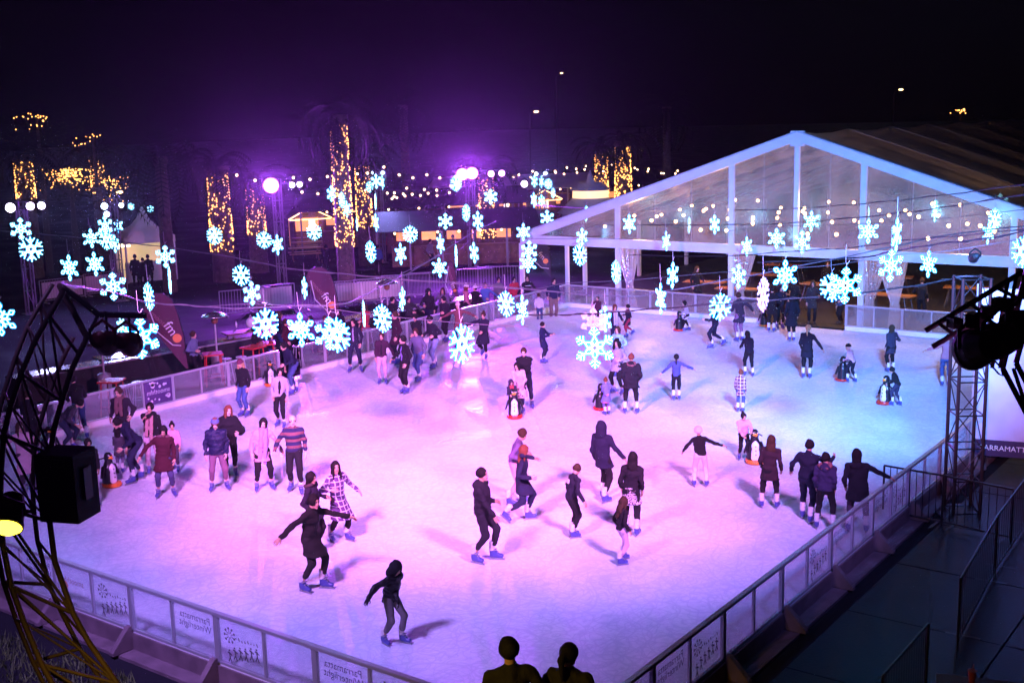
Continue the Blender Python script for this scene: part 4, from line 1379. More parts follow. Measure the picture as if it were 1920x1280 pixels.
for k, (px, py, s) in enumerate(((1828, 600, .11), (1850, 585, .09), (1790, 605, .08), (1880, 570, .1))):
    P_ = far(px, py, 9.95)
    MB().box(P_, (s, s * 1.4, s), rz=.4 * k).build('clamp', black_m, tr2)
MB().tube([far(1862, 672, 9.9), far(1878, 690, 9.9), far(1880, 705, 9.9), far(1872, 700, 9.9), far(1855, 680, 9.9)], .008, 5).build('loose_cable', black_m, tr2)

spot(ahead(far(1822, 655, 9.9), (21.5, 15.5, 2.5), .4), (21.5, 15.5, 2.5), (1.0, .34, .85), 6500, 26, 1.0)
# lantern bars high on the two near masts, above the picture: pink on the middle of the ice, blue across to the tent
RBAR, LBAR = np.array([26.0, 1.5, 11.0]), np.array([15.5, -6.0, 11.0])
for nm, BAR, lab in (('r', RBAR, 'tall lantern mast right of the rink'), ('l', LBAR, 'tall lantern mast near the left front of the rink')):
    t = thing('lantern_mast', lab, 'light mast', (BAR[0], BAR[1], GZ))
    MB().tube([(BAR[0], BAR[1], GZ), (BAR[0], BAR[1], BAR[2] + .5)], .06, 10).build('mast', black_m, t)
    MB().bar(BAR + [-1, .3, .45], BAR + [1, -.3, .45], .07).build('cross_bar', black_m, t)
NEAR_SPOTS = [
    (RBAR, (11, 28, 0), (.10, .31, 1.0), 84000, 40),
    (LBAR, (3, 20, 0), (.36, .20, 1.0), 32000, 48),
    (RBAR, (11.5, 12, 0), (.20, .21, 1.0), 17000, 54),
    (LBAR, (11, 5, 0), (.42, .24, 1.0), 13000, 76),
    (RBAR, (8, 13.5, 0), (1.0, .20, .64), 35000, 50),
    (LBAR, (8, 13.5, 0), (1.0, .20, .64), 35000, 50),
]
for i, (P_, T_, c_, w_, s_) in enumerate(NEAR_SPOTS):
    o_ = P_ + np.array([-.7 + .7 * (i // 2), .2 - .2 * (i // 2), .1])
    lantern('lantern on the ' + ('right' if P_ is RBAR else 'left') + ' lantern mast, ' + ['first', 'second', 'last'][i // 2] + ' on its bar', o_, T_, .15, glow('gel_lens_%d' % i, c_, 4))
    spot(ahead(o_, T_, .12), T_, c_, w_, s_, 1.0, .85)
# ------------------------------------------------------------------ hanging snowflake lights
core_m = glow('white_neon_tube', (.42, .97, 1.0), 4.6, 'NONE')
halo_sleeve_m = glow('cyan_halo_sleeve', (.0, .50, 1.0), 1.2, 'NONE')  # cyan halo round the tubes, put into a wide glowing strip
for m_ in (core_m, halo_sleeve_m):
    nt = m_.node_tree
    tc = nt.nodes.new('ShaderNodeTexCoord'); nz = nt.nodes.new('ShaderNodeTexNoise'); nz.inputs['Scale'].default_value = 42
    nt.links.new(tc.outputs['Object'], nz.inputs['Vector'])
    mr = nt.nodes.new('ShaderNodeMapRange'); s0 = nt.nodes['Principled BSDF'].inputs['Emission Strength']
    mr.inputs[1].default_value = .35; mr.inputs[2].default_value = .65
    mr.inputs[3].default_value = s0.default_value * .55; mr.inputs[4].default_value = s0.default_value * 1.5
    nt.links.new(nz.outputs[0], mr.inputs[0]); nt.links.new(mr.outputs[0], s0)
unlit_m = mat('unlit_neon_tube', (.66, .62, .66), .5)


def flake_lines(kind):
    """list of 2D segments of one flake, tip radius 1"""
    S = []

    def seg(a, c): S.append((a, c))
    for k in range(6):
        a = PI / 2 + k * PI / 3
        u = np.array([math.cos(a), math.sin(a)]); v = np.array([-u[1], u[0]])

        def P(r, s): return tuple(u * r + v * s)
        if kind == 'branch':        # petals inside, forked arms
            seg(P(.10, 0), P(.32, .13)); seg(P(.32, .13), P(.56, 0)); seg(P(.10, 0), P(.32, -.13)); seg(P(.32, -.13), P(.56, 0))
            seg(P(.56, 0), P(1, 0))
            for r, l in ((.60, .24), (.78, .16)):
                seg(P(r, 0), P(r + l * .7, l)); seg(P(r, 0), P(r + l * .7, -l))
        elif kind == 'diamond':     # petals with diamond tips
            seg(P(.08, 0), P(.34, .15)); seg(P(.34, .15), P(.58, 0)); seg(P(.08, 0), P(.34, -.15)); seg(P(.34, -.15), P(.58, 0))
            seg(P(.58, 0), P(.79, .14)); seg(P(.79, .14), P(1, 0)); seg(P(.58, 0), P(.79, -.14)); seg(P(.79, -.14), P(1, 0))
            seg(P(.34, .15), P(.5, .29)); seg(P(.34, -.15), P(.5, -.29))
        else:                       # straight asterisk with V branches and inner ring
            seg(P(.14, 0), P(1, 0))
            seg(P(.44, 0), P(.86, .34)); seg(P(.44, 0), P(.86, -.34))
            seg(P(.14, 0), P(.26, .15)); seg(P(.26, .15), P(.44, 0)); seg(P(.14, 0), P(.26, -.15)); seg(P(.26, -.15), P(.44, 0))
            seg(P(.66, .18), P(.80, 0)); seg(P(.66, -.18), P(.80, 0))
    return S


RAD = .36
flake_me = {}
for kind in ('branch', 'diamond', 'asterisk'):
    core, halo_sleeve = MB(), MB()
    for a, c in flake_lines(kind):
        A = np.array([a[0] * RAD, 0, a[1] * RAD]); C = np.array([c[0] * RAD, 0, c[1] * RAD])
        core.tube([A, C], .0125, 6)
        halo_sleeve.bar(A, C, .056, .014, up=(0, 1, 0))
    hook = MB(); hook.tube([(0, 0, RAD), (0, 0, RAD + .07), (.02, 0, RAD + .11), (.03, 0, RAD + .45)], .004, 4)
    hook.tube([(0, 0, RAD + .05), (-.06, 0, RAD + .13)], .006, 4)
    flake_me[kind] = (core.mesh('light_tube', core_m), halo_sleeve.mesh('halo_sleeve', halo_sleeve_m), hook.mesh('hook', mat('pale_cord', (.5, .5, .52), .6)))

KN = {'A': 'branch', 'B': 'diamond', 'C': 'asterisk'}
KD = {'A': 'branching', 'B': 'diamond-tipped', 'C': 'asterisk'}
# px, py, height, width, kind, label remainder
FL = [
    (39, 429, 38, 38, 'A', 'flake above the left edge asterisk flake'), (58, 467, 44, 42, 'C', 'flake nearest the left edge'),
    (130, 502, 45, 31, 'B', 'flake above the near truss apex'), (171, 447, 33, 31, 'B', 'flake left of the bright cluster'),
    (178, 495, 42, 32, 'B', 'flake below the bright cluster at left'), (197, 424, 38, 26, 'A', 'upper flake in the bright cluster by the pagoda'),
    (199, 449, 38, 24, 'C', 'lower flake in the bright cluster by the pagoda'), (222, 424, 26, 16, 'B', 'small flake right of the bright cluster'),
    (215, 457, 32, 16, 'A', 'narrow flake right of the bright cluster'), (310, 481, 40, 37, 'A', 'flake right of the pagoda tent'),
    (402, 442, 33, 29, 'C', 'flake in front of the leftmost lit palm trunk'), (212, 537, 50, 50, 'A', 'flake hanging right of the near truss apex'),
    (279, 556, 52, 18, 'C', 'turned flake above the maroon feather flag'), (318, 525, 50, 4, 'C', 'flake edge on above the maroon feather flag'),
    (1, 598, 58, 52, 'B', 'flake cut by the left edge of the picture'), (264, 633, 76, 70, 'A', 'large flake behind the red lantern discs'),
    (261, 588, 20, 10, 'B', 'small flake above the large one by the red discs'), (226, 610, 34, 14, 'B', 'narrow flake left of the large one by the red discs'),
    (452, 516, 40, 33, 'C', 'upper flake of the pair over the terrace'), (472, 550, 45, 33, 'A', 'lower flake of the pair over the terrace'),
    (495, 450, 32, 29, 'C', 'flake left of a smaller turned one by the first hut'), (520, 459, 37, 22, 'B', 'turned flake just left of the first lit hut'),
    (589, 435, 31, 29, 'C', 'flake in front of the first lit hut counter'), (621, 363, 30, 17, 'A', 'flake just left of the tallest lit palm'),
    (641, 375, 30, 12, 'C', 'narrow upper flake against the tallest palm'), (650, 392, 30, 14, 'B', 'narrow lower flake against the tallest palm'),
    (704, 378, 30, 3, 'C', 'thin flake edge on below the far flake mast'), (669, 420, 26, 3, 'A', 'thin flake edge on beside the second hut'),
    (705, 417, 33, 10, 'B', 'narrow flake right of the lit palm trunks'), (705, 340, 27, 20, 'A', 'flake on the mast behind the lit palms'),
    (717, 342, 26, 7, 'B', 'narrow flake at the right of the mast behind the palms'), (693, 350, 22, 14, 'C', 'small flake at the left of the mast behind the palms'),
    (695, 472, 42, 20, 'C', 'turned flake over the dark market floor'), (751, 476, 40, 22, 'B', 'turned flake above the far patio heater'),
    (769, 439, 33, 29, 'C', 'flake above the turned pair in mid background'), (835, 415, 30, 29, 'A', 'pinkish flake in the middle of the market'),
    (826, 457, 37, 15, 'B', 'narrow flake below the pinkish one'), (855, 480, 42, 4, 'C', 'flake edge on above the thin flag'),
    (889, 474, 40, 17, 'A', 'turned flake right of the edge-on one by the thin flag'), (874, 399, 33, 15, 'C', 'narrow flake under the central floodlights'),
    (896, 414, 36, 21, 'A', 'turned flake left of the central lit palm'), (855, 344, 30, 22, 'C', 'flake just below the central pink floodlights'),
    (920, 369, 28, 27, 'A', 'round flake right of the central lit palm'), (981, 435, 32, 27, 'B', 'flake above the navy feather flag'),
    (1002, 340, 23, 12, 'A', 'upper left flake on the mast by the far huts'), (1015, 341, 22, 9, 'B', 'upper middle flake on the mast by the far huts'),
    (1028, 345, 20, 15, 'C', 'upper right flake on the mast by the far huts'), (1015, 376, 22, 12, 'A', 'lower middle flake on the mast by the far huts'),
    (1001, 375, 28, 12, 'B', 'lower left flake on the mast by the far huts'), (1037, 362, 20, 8, 'C', 'small flake right of the mast by the far huts'),
    (1026, 409, 30, 28, 'A', 'round flake at the left end of the tent roof edge'), (1099, 401, 31, 8, 'C', 'narrow flake on the sloping tent edge'),
    (1180, 420, 35, 25, 'B', 'flake in the first tall clear gable panel'), (1091, 444, 33, 22, 'A', 'upper flake of the pair before the tent beam'),
    (1087, 478, 42, 27, 'C', 'lower flake of the pair below the tent beam'), (992, 470, 38, 33, 'A', 'upper flake of the pair before the navy flag'),
    (990, 494, 34, 34, 'B', 'lower flake of the pair before the navy flag'), (1292, 422, 32, 6, 'C', 'thin flake edge on in the gable panel'),
    (1340, 421, 36, 19, 'A', 'turned flake left of the second gable post'), (1249, 452, 36, 15, 'B', 'narrow flake crossing the tent beam'),
    (1456, 447, 36, 33, 'B', 'flake left of the ridge post of the tent'), (1521, 415, 36, 29, 'B', 'flake right of the ridge post of the tent'),
    (1504, 454, 42, 31, 'A', 'flake below the ridge post on the tent beam'), (1628, 434, 42, 38, 'B', 'flake in front of the right gable post'),
    (1629, 402, 28, 3, 'C', 'thin flake edge on above the right gable post flake'), (1681, 440, 60, 17, 'A', 'tall narrow flake over the right gable panel'),
    (1753, 396, 37, 12, 'B', 'narrow flake high in the right gable panel'), (1875, 381, 34, 29, 'A', 'top flake of the bright column at right'),
    (1865, 411, 38, 22, 'C', 'middle flake of the bright column at right'), (1853, 437, 38, 21, 'B', 'bottom flake of the bright column at right'),
    (1919, 472, 56, 40, 'C', 'flake cut by the right edge of the picture'), (1670, 498, 58, 45, 'A', 'large flake right of the tent curtain'),
    (1741, 495, 47, 30, 'B', 'flake above the tall tent table'), (1472, 516, 55, 46, 'B', 'large flake hanging before the tent mouth'),
    (1560, 539, 52, 46, 'C', 'left flake of the large overlapping pair'), (1585, 535, 66, 62, 'A', 'right flake of the large overlapping pair'),
    (1155, 510, 45, 18, 'C', 'narrow flake by the second tent column'), (1261, 516, 50, 22, 'A', 'turned flake over the far barrier'),
    (1239, 560, 58, 20, 'B', 'narrow tall flake low over the far barrier'), (1350, 575, 52, 42, 'C', 'flake covering the head of a far skater'),
    (949, 570, 50, 33, 'C', 'left flake of the pair over the far left corner'), (979, 581, 56, 24, 'B', 'right flake of the pair over the far left corner'),
    (1135, 598, 50, 24, 'A', 'flake just above the largest central one'), (1115, 652, 78, 80, 'A', 'largest flake hanging over the middle of the ice'),
    (1112, 603, 52, 50, 'Au', 'unlit flake behind the largest central one'), (1431, 552, 66, 22, 'Cu', 'unlit pinkish flake turned side on near the tent mouth'),
    (1385, 518, 46, 28, 'A', 'flake at the middle tent column'), (1400, 462, 36, 20, 'B', 'narrow flake on the beam by the middle column'),
    (571, 540, 42, 10, 'A', 'narrow flake above the second feather flag'), (498, 607, 58, 50, 'C', 'flake at left of the row over the left barrier'),
    (564, 618, 62, 52, 'B', 'open flake in the row over the left barrier'), (617, 625, 62, 58, 'A', 'left flake of the overlapping pair over the left barrier'),
    (632, 628, 66, 50, 'C', 'right flake of the overlapping pair over the left barrier'), (682, 588, 50, 4, 'C', 'flake edge on over the left barrier'),
    (717, 597, 54, 35, 'C', 'flake above the skaters in dark jackets'), (754, 560, 46, 12, 'A', 'narrow flake under the far patio heater'),
    (824, 502, 36, 30, 'B', 'open flake hanging by the thin feather flag'), (866, 645, 76, 50, 'C', 'big flake over the ice left of centre'),
    (246, 387, 13, 12, 'C', 'tiny distant flake left of the pagoda peak'), (282, 392, 13, 12, 'A', 'tiny distant flake right of the pagoda peak'),
]
FLPOS = {}
for i, (px, py, h, w, k, lab) in enumerate(FL):
    dist = FPX * 2 * RAD / h
    sc = 1.0
    if py < 400 and px < 1100 or h < 31:
        dist = min(dist, {True: 66}.get(px < 800, 71))
        sc = h * dist / FPX / (2 * RAD)
    elif h > 56:
        dist = FPX * 2 * RAD / h
    P = far(px, py, dist)
    ang = math.acos(min(1, w / h)) * (1 if i % 2 else -1)
    unlit = k.endswith('u')
    kind = KN[k[0]]
    c_, s_, h_ = flake_me[kind]
    size = 'tiny' if h < 16 else ''
    label = (KD[k[0]] + ' snowflake light, ' + lab) if not unlit else (KD[k[0]] + ' snowflake, ' + lab)
    t = thing('snowflake_light', label, 'snowflake light', P, towards(P, 0) + ang, 'hanging snowflake lights')
    t.scale = (sc,) * 3
    t.rotation_euler = (random.uniform(-.03, .03), random.uniform(-.04, .04), towards(P, 0) + ang)
    place('light_tube', c_, t, mats=[unlit_m] if unlit else None)
    place('halo_sleeve', s_, t, mats=[unlit_m] if unlit else None)
    place('hook', h_, t)
    FLPOS[i] = P

# ------------------------------------------------------------------ cables carrying the flakes
wire_m = mat('pale_twin_cable', (.13, .12, .14), .5)
wire_d = mat('dark_twin_cable', (.02, .02, .025), .5)
CABLES = [
    ([(-40, 430, 50), (60, 437, 46), (170, 448, 44), (300, 462, 42), (440, 483, 40), (540, 503, 39), (640, 513, 38), (735, 522, 37), (960, 540, 37), (1160, 556, 38), (1250, 545, 38), (1440, 510, 38), (1640, 470, 38), (1780, 440, 39), (1960, 420, 40)], wire_m, .014, 'pale cable running from the far left mast across to the tent side'),
    ([(112, 532, 12.6), (160, 540, 18), (212, 548, 24), (280, 567, 28), (350, 572, 29), (440, 578, 28), (560, 573, 27), (640, 570, 27), (690, 550, 31), (745, 522, 36), (790, 498, 40), (880, 440, 50), (930, 415, 58)], wire_m, .012, 'twisted pale cable from the near truss over the left barrier'),
    ([(380, 575, 27), (470, 570, 28), (600, 577, 27), (700, 590, 26), (870, 606, 23), (990, 612, 22)], wire_m, .007, 'thin pale wire under the twisted cable'),
    ([(735, 525, 36), (880, 530, 37), (1000, 541, 38), (1060, 531, 39), (1180, 525, 40), (1330, 512, 41), (1400, 508, 42)], wire_m, .009, 'thin pale wire over the far left corner'),
    ([(960, 589, 27), (1040, 590, 26), (1110, 588, 25), (1200, 581, 25), (1330, 571, 25), (1440, 563, 25), (1560, 554, 25), (1700, 538, 24.6), (1800, 520, 24.5)], wire_d, .013, 'dark cable from the right truss tower across the ice'),
    ([(1000, 385, 60), (1200, 395, 52), (1440, 393, 44), (1560, 386, 40), (1660, 378, 37), (1800, 362, 33), (1960, 340, 28)], wire_d, .012, 'highest dark cable across the tent gable'),
    ([(1040, 420, 52), (1240, 422, 47), (1440, 420, 42), (1560, 412, 38), (1700, 398, 34), (1800, 384, 31), (1960, 358, 27)], wire_d, .013, 'second dark cable across the tent gable'),
    ([(980, 447, 46), (1200, 447, 44), (1440, 426, 41), (1560, 422, 38), (1760, 410, 33), (1960, 388, 28)], wire_d, .008, 'thin dark cable across the middle of the gable'),
    ([(1180, 478, 43), (1350, 480, 40), (1500, 470, 38), (1600, 464, 36), (1700, 450, 33), (1800, 442, 30), (1960, 425, 26)], wire_d, .011, 'dark cable along the tent beam'),
    ([(1420, 492, 34), (1600, 484, 33), (1680, 470, 31), (1760, 457, 29), (1850, 447, 27), (1960, 425, 25)], wire_d, .016, 'thick dark cable pair sagging right of the tent beam'),
    ([(900, 428, 50), (860, 470, 46), (830, 478, 44), (770, 505, 40), (720, 530, 36)], wire_m, .010, 'pale cable climbing towards the central floodlights'),
    ([(1440, 505, 30), (1560, 497, 29), (1680, 478, 28), (1780, 470, 27), (1960, 440, 25)], wire_m, .007, 'thin pale wire below the thick cable pair'),
]
for pts, m_, r_, lab in CABLES:
    W_ = [far(*q) for q in pts]
    dense = []
    for i in range(len(W_) - 1):
        p0, p1, p2, p3 = W_[max(i - 1, 0)], W_[i], W_[i + 1], W_[min(i + 2, len(W_) - 1)]
        for u in np.linspace(0, 1, 6)[:-1]:
            dense.append(.5 * (2 * p1 + (p2 - p0) * u + (2 * p0 - 5 * p1 + 4 * p2 - p3) * u * u + (3 * p1 - p0 - 3 * p2 + p3) * u ** 3))
    dense.append(W_[-1])
    mb = MB(); mb.tube(dense, r_, 6)
    if r_ > .01:
        tw = [p + np.array([0, 0, .03 * math.sin(i * 1.7)]) + np.array([.02 * math.cos(i * 1.7), 0, 0]) for i, p in enumerate(dense)]
        mb.tube(tw, r_ * .6, 5)
    tag(mb.build('light_cable', m_), lab, 'cable', 'cables carrying the flakes')
# ------------------------------------------------------------------ people: bodies grown from smooth volumes
def surface_net(Fv, o, h):
    """closed quad surface of the zero level of a sampled field"""
    ins = Fv < 0
    nx, ny, nz = Fv.shape
    c = [ins[i:nx - 1 + i, j:ny - 1 + j, k:nz - 1 + k] for i in (0, 1) for j in (0, 1) for k in (0, 1)]
    cnt = sum(x.astype(np.int8) for x in c)
    act = (cnt > 0) & (cnt < 8)
    ci, cj, ck = np.nonzero(act)
    if len(ci) == 0:
        return np.zeros((0, 3)), np.zeros((0, 4), int)
    idx = -np.ones(act.shape, int)
    idx[ci, cj, ck] = np.arange(len(ci))
    acc = np.zeros((len(ci), 3)); num = np.zeros(len(ci))
    corners = [(i, j, k) for i in (0, 1) for j in (0, 1) for k in (0, 1)]
    for a in corners:
        for ax in range(3):
            if a[ax] == 0:
                b = list(a); b[ax] = 1
                fa = Fv[ci + a[0], cj + a[1], ck + a[2]]; fb = Fv[ci + b[0], cj + b[1], ck + b[2]]
                m = (fa < 0) != (fb < 0)
                t = np.where(m, fa / np.where(m, fa - fb, 1), 0)
                p = np.array(a, float)[None, :] + t[:, None] * (np.array(b, float) - np.array(a, float))[None, :]
                acc += np.where(m[:, None], p, 0); num += m
    V = (acc / num[:, None] + np.stack([ci, cj, ck], 1)) * h + np.array(o)
    Q = []
    for ax in range(3):
        s0 = [slice(1, -1)] * 3; s1 = [slice(1, -1)] * 3
        s0[ax] = slice(0, -1); s1[ax] = slice(1, None)
        d = ins[tuple(s0)].astype(np.int8) - ins[tuple(s1)].astype(np.int8)
        ii = np.stack(np.nonzero(d), 1)
        sg = d[tuple(ii.T)]
        g = ii.copy()
        for q in range(3):
            if q != ax: g[:, q] += 1
        u, v = (ax + 1) % 3, (ax + 2) % 3

        def at(du, dv):
            x = g.copy(); x[:, u] += du; x[:, v] += dv
            return idx[x[:, 0], x[:, 1], x[:, 2]]
        q4 = np.stack([at(-1, -1), at(0, -1), at(0, 0), at(-1, 0)], 1)
        q4[sg < 0] = q4[sg < 0][:, ::-1]
        Q.append(q4)
    Q = np.concatenate(Q)
    return V, Q[(Q >= 0).all(1)]


def cone(a, b, ra, rb):
    return ('c', np.array(a, float), np.array(b, float), ra, rb)


def ell(a, b, ea, eb, side=(1, 0, 0)):
    """elliptic tapered capsule; ea, eb = (half width along side, half depth)"""
    return ('e', np.array(a, float), np.array(b, float), ea, eb, np.array(side, float))


def field(prims, P, k):
    d = None
    for p in prims:
        a, b = p[1], p[2]
        ba = b - a
        L2 = ba @ ba + 1e-9
        pa = P - a
        t = np.clip((pa @ ba) / L2, 0, 1)
        if p[0] == 'c':
            q = pa - t[..., None] * ba
            di = np.sqrt((q * q).sum(-1)) - (p[3] + (p[4] - p[3]) * t)
        else:
            ax = ba / math.sqrt(L2)
            s = p[5] - ax * (p[5] @ ax); s /= np.linalg.norm(s)
            f = np.cross(ax, s)
            q = pa - t[..., None] * ba
            ex = p[3][0] + (p[4][0] - p[3][0]) * t; ey = p[3][1] + (p[4][1] - p[3][1]) * t
            mn = np.minimum(ex, ey)
            di = (np.sqrt(((q @ s) / ex) ** 2 + ((q @ f) / ey) ** 2 + ((q @ ax) / mn) ** 2) - 1) * mn
        if d is None:
            d = di
        else:
            h = np.clip(.5 + .5 * (d - di) / k, 0, 1)
            d = d * (1 - h) + di * h - k * h * (1 - h)
    return d


def grow(prims, vox, k=.03, cuts=(), wrinkle=0.0, seed=0, minus=()):
    lo = np.min([np.minimum(p[1], p[2]) - (max(np.max(p[3]), np.max(p[4])) + .03) for p in prims], 0) - vox * 2
    hi = np.max([np.maximum(p[1], p[2]) + (max(np.max(p[3]), np.max(p[4])) + .03) for p in prims], 0) + vox * 2
    n = np.ceil((hi - lo) / vox).astype(int) + 1
    ax = [lo[i] + vox * np.arange(n[i]) for i in range(3)]
    P = np.stack(np.meshgrid(*ax, indexing='ij'), -1)
    d = field(prims, P, k)
    if wrinkle:
        r = np.random.default_rng(seed)
        for _ in range(4):
            w = r.normal(0, 1, 3) * np.array([22, 22, 30]); ph = r.uniform(0, 6.3)
            d = d + wrinkle * np.sin(P @ w + ph)
    for m in minus:
        d = np.maximum(d, -field([m], P, k))
    for pt, nrm in cuts:
        d = np.maximum(d, (P - np.array(pt)) @ np.array(nrm))
    d[0], d[-1] = 1, 1
    d[:, 0], d[:, -1] = 1, 1
    d[:, :, 0], d[:, :, -1] = 1, 1
    return surface_net(d, lo, vox)


def raw_mesh(name, V, Q, mats, mi=None):
    me = bpy.data.meshes.new(name)
    me.from_pydata(np.asarray(V).tolist(), [], [tuple(int(i) for i in q) for q in Q])
    for m in mats:
        me.materials.append(m)
    if mi is not None:
        me.polygons.foreach_set('material_index', np.asarray(mi, np.int32))
    me.polygons.foreach_set('use_smooth', [True] * len(me.polygons))
    me.update()
    return me


# ---- head with face (origin at ear height, looks along +Y) and hand templates
HV, HQ = grow([ell((0, -.012, .028), (0, -.012, .03), (.076, .096), (.076, .096)),
               ell((0, -.005, .045), (0, .0, .05), (.074, .092), (.07, .085)),
               ell((0, .028, -.045), (0, .03, -.065), (.055, .058), (.045, .045)),
               cone((0, .085, .012), (0, .107, -.022), .009, .014), cone((0, .055, -.085), (0, .07, -.095), .028, .022),
               ell((.077, -.008, .012), (.076, -.004, -.022), (.008, .02), (.007, .014), (1, 0, 0)),
               ell((-.077, -.008, .012), (-.076, -.004, -.022), (.008, .02), (.007, .014), (1, 0, 0)),
               cone((-.028, .084, .03), (.028, .084, .03), .012, .012),
               cone((0, .083, -.052), (0, .083, -.056), .02, .02)],
              .0125, .018, minus=[cone((.032, .105, .008), (.032, .104, .008), .016, .016), cone((-.032, .105, .008), (-.032, .104, .008), .016, .016)])
hc = HV[HQ].mean(1)
HMI = np.zeros(len(HQ), int)
HMI[(hc[:, 1] > .075) & (abs(hc[:, 0]) < .024) & (hc[:, 2] < -.044) & (hc[:, 2] > -.066)] = 1      # lips
HMI[(hc[:, 1] > .07) & (abs(abs(hc[:, 0]) - .032) < .013) & (abs(hc[:, 2] - .008) < .009)] = 2      # eyes
HMI[(hc[:, 1] > .07) & (abs(abs(hc[:, 0]) - .032) < .02) & (hc[:, 2] > .024) & (hc[:, 2] < .038)] = 2   # brows

_f = [cone((0, 0, 0), (0, .035, 0), .026, .030), ell((0, .02, 0), (0, .075, 0), (.038, .015), (.042, .014))]
for x, l, sp in ((-.032, .062, -.10), (-.011, .076, -.03), (.011, .071, .04), (.031, .055, .12)):
    b0 = np.array([x, .085, 0]); b1 = b0 + np.array([sp * l * .5, l * .5, -.012]); b2 = b1 + np.array([sp * l * .2, l * .42, -.03])
    _f += [cone(b0, b1, .0095, .009), cone(b1, b2, .009, .0075)]
_f += [cone((-.03, .025, -.004), (-.058, .058, -.016), .013, .0105), cone((-.058, .058, -.016), (-.062, .088, -.03), .0105, .0085)]
DV, DQ = grow(_f, .0075, .004)      # hand: wrist at origin, fingers along +Y, palm towards -Z, thumb at -X

# ---- hair and headwear in head space
hair_meshes = {}
SK = lambda g: [ell((0, -.014, .028), (0, -.014, .03), (.076 + g, .096 + g), (.076 + g, .096 + g)), ell((0, -.005, .045), (0, .0, .05), (.074 + g, .092 + g), (.07 + g, .085 + g))]
FACE = ell((0, .122, -.05), (0, .122, .018), (.064, .08), (.058, .072))
FACE2 = ell((0, .10, -.10), (0, .12, -.02), (.085, .09), (.058, .08))


def hair_shape(kind):
    if kind in hair_meshes: return hair_meshes[kind]
    v = .0135
    if kind == 'short':
        r = grow(SK(.019), v, .02, cuts=[((0, -.02, -.055), (0, .35, -1))], minus=[FACE, FACE2], wrinkle=.0028)
    elif kind == 'crop':
        r = grow(SK(.012), v, .02, cuts=[((0, -.02, -.045), (0, .55, -1))], minus=[FACE, FACE2], wrinkle=.002)
    elif kind == 'balding':
        r = grow(SK(.006), v, .02, cuts=[((0, 0, .045), (0, .5, 1)), ((0, -.02, -.05), (0, .4, -1))], minus=[FACE, FACE2])
    elif kind == 'bob':
        r = grow(SK(.018) + [ell((0, -.03, 0), (0, -.035, -.12), (.10, .075), (.092, .065))], v, .03, minus=[FACE, FACE2, cone((0, -.02, -.07), (0, -.02, -.17), .05, .05)], wrinkle=.002)
    elif kind == 'long':
        r = grow(SK(.018) + [ell((0, -.04, 0), (0, -.075, -.20), (.10, .065), (.105, .05)), ell((0, -.075, -.20), (0, -.085, -.36), (.10, .045), (.06, .03)),
                             cone((.075, .02, -.04), (.085, .03, -.24), .026, .02), cone((-.075, .02, -.04), (-.085, .03, -.24), .026, .02)], v, .03, minus=[FACE, FACE2], wrinkle=.003)
    elif kind == 'pony':
        r = grow(SK(.012) + [cone((0, -.11, .05), (0, -.15, .0), .03, .034), cone((0, -.15, .0), (.01, -.14, -.2), .036, .018)], v, .02, cuts=[((0, 0, -.3), (0, 0, -1))], minus=[FACE, FACE2])
    elif kind == 'bun':
        r = grow(SK(.012) + [cone((0, -.07, .12), (0, -.075, .135), .045, .042)], v, .02, cuts=[((0, -.02, -.07), (0, .35, -1))], minus=[FACE, FACE2])
    elif kind == 'curly':
        r = grow(SK(.032) + [ell((0, -.04, 0), (0, -.05, -.22), (.115, .08), (.11, .06)), cone((.085, .03, -.02), (.095, .04, -.2), .032, .03), cone((-.085, .03, -.02), (-.095, .04, -.2), .032, .03)], v, .03, minus=[FACE, FACE2], wrinkle=.007)
    elif kind == 'beanie':
        r = grow(SK(.017) + [ell((0, -.012, .09), (0, -.014, .11), (.082, .098), (.06, .07)), ell((0, -.01, .035), (0, -.01, .055), (.099, .117), (.099, .117))], v, .02, cuts=[((0, 0, .028), (0, .05, -1))])
    elif kind == 'pompom':
        r = grow(SK(.017) + [ell((0, -.012, .09), (0, -.014, .11), (.082, .098), (.06, .07)), ell((0, -.01, .035), (0, -.01, .055), (.099, .117), (.099, .117)), cone((0, -.015, .165), (0, -.015, .175), .042, .042)], v, .01, cuts=[((0, 0, .028), (0, .05, -1))])
    elif kind == 'cap':
        r = grow(SK(.015) + [ell((0, .09, .045), (0, .15, .03), (.075, .014), (.06, .012), (1, 0, 0))], v, .015, cuts=[((0, 0, .03), (0, 0, -1))])
    elif kind == 'helmet':
        r = grow(SK(.03), v, .02, cuts=[((0, 0, .0), (0, .25, -1))], minus=[FACE2])
    elif kind == 'hood':
        r = grow(SK(.033) + [ell((0, -.03, -.02), (0, -.05, -.15), (.112, .115), (.12, .10)), cone((0, -.06, .11), (0, -.09, .12), .05, .03)], v, .04, minus=[ell((0, .15, -.03), (0, .15, 0), (.068, .115), (.068, .115))], wrinkle=.003)
    hair_meshes[kind] = raw_mesh('hair' if kind not in ('beanie', 'cap', 'hood', 'helmet', 'pompom') else kind, *r, [mat('hair', (.02, .015, .012), .5)])
    return hair_meshes[kind]


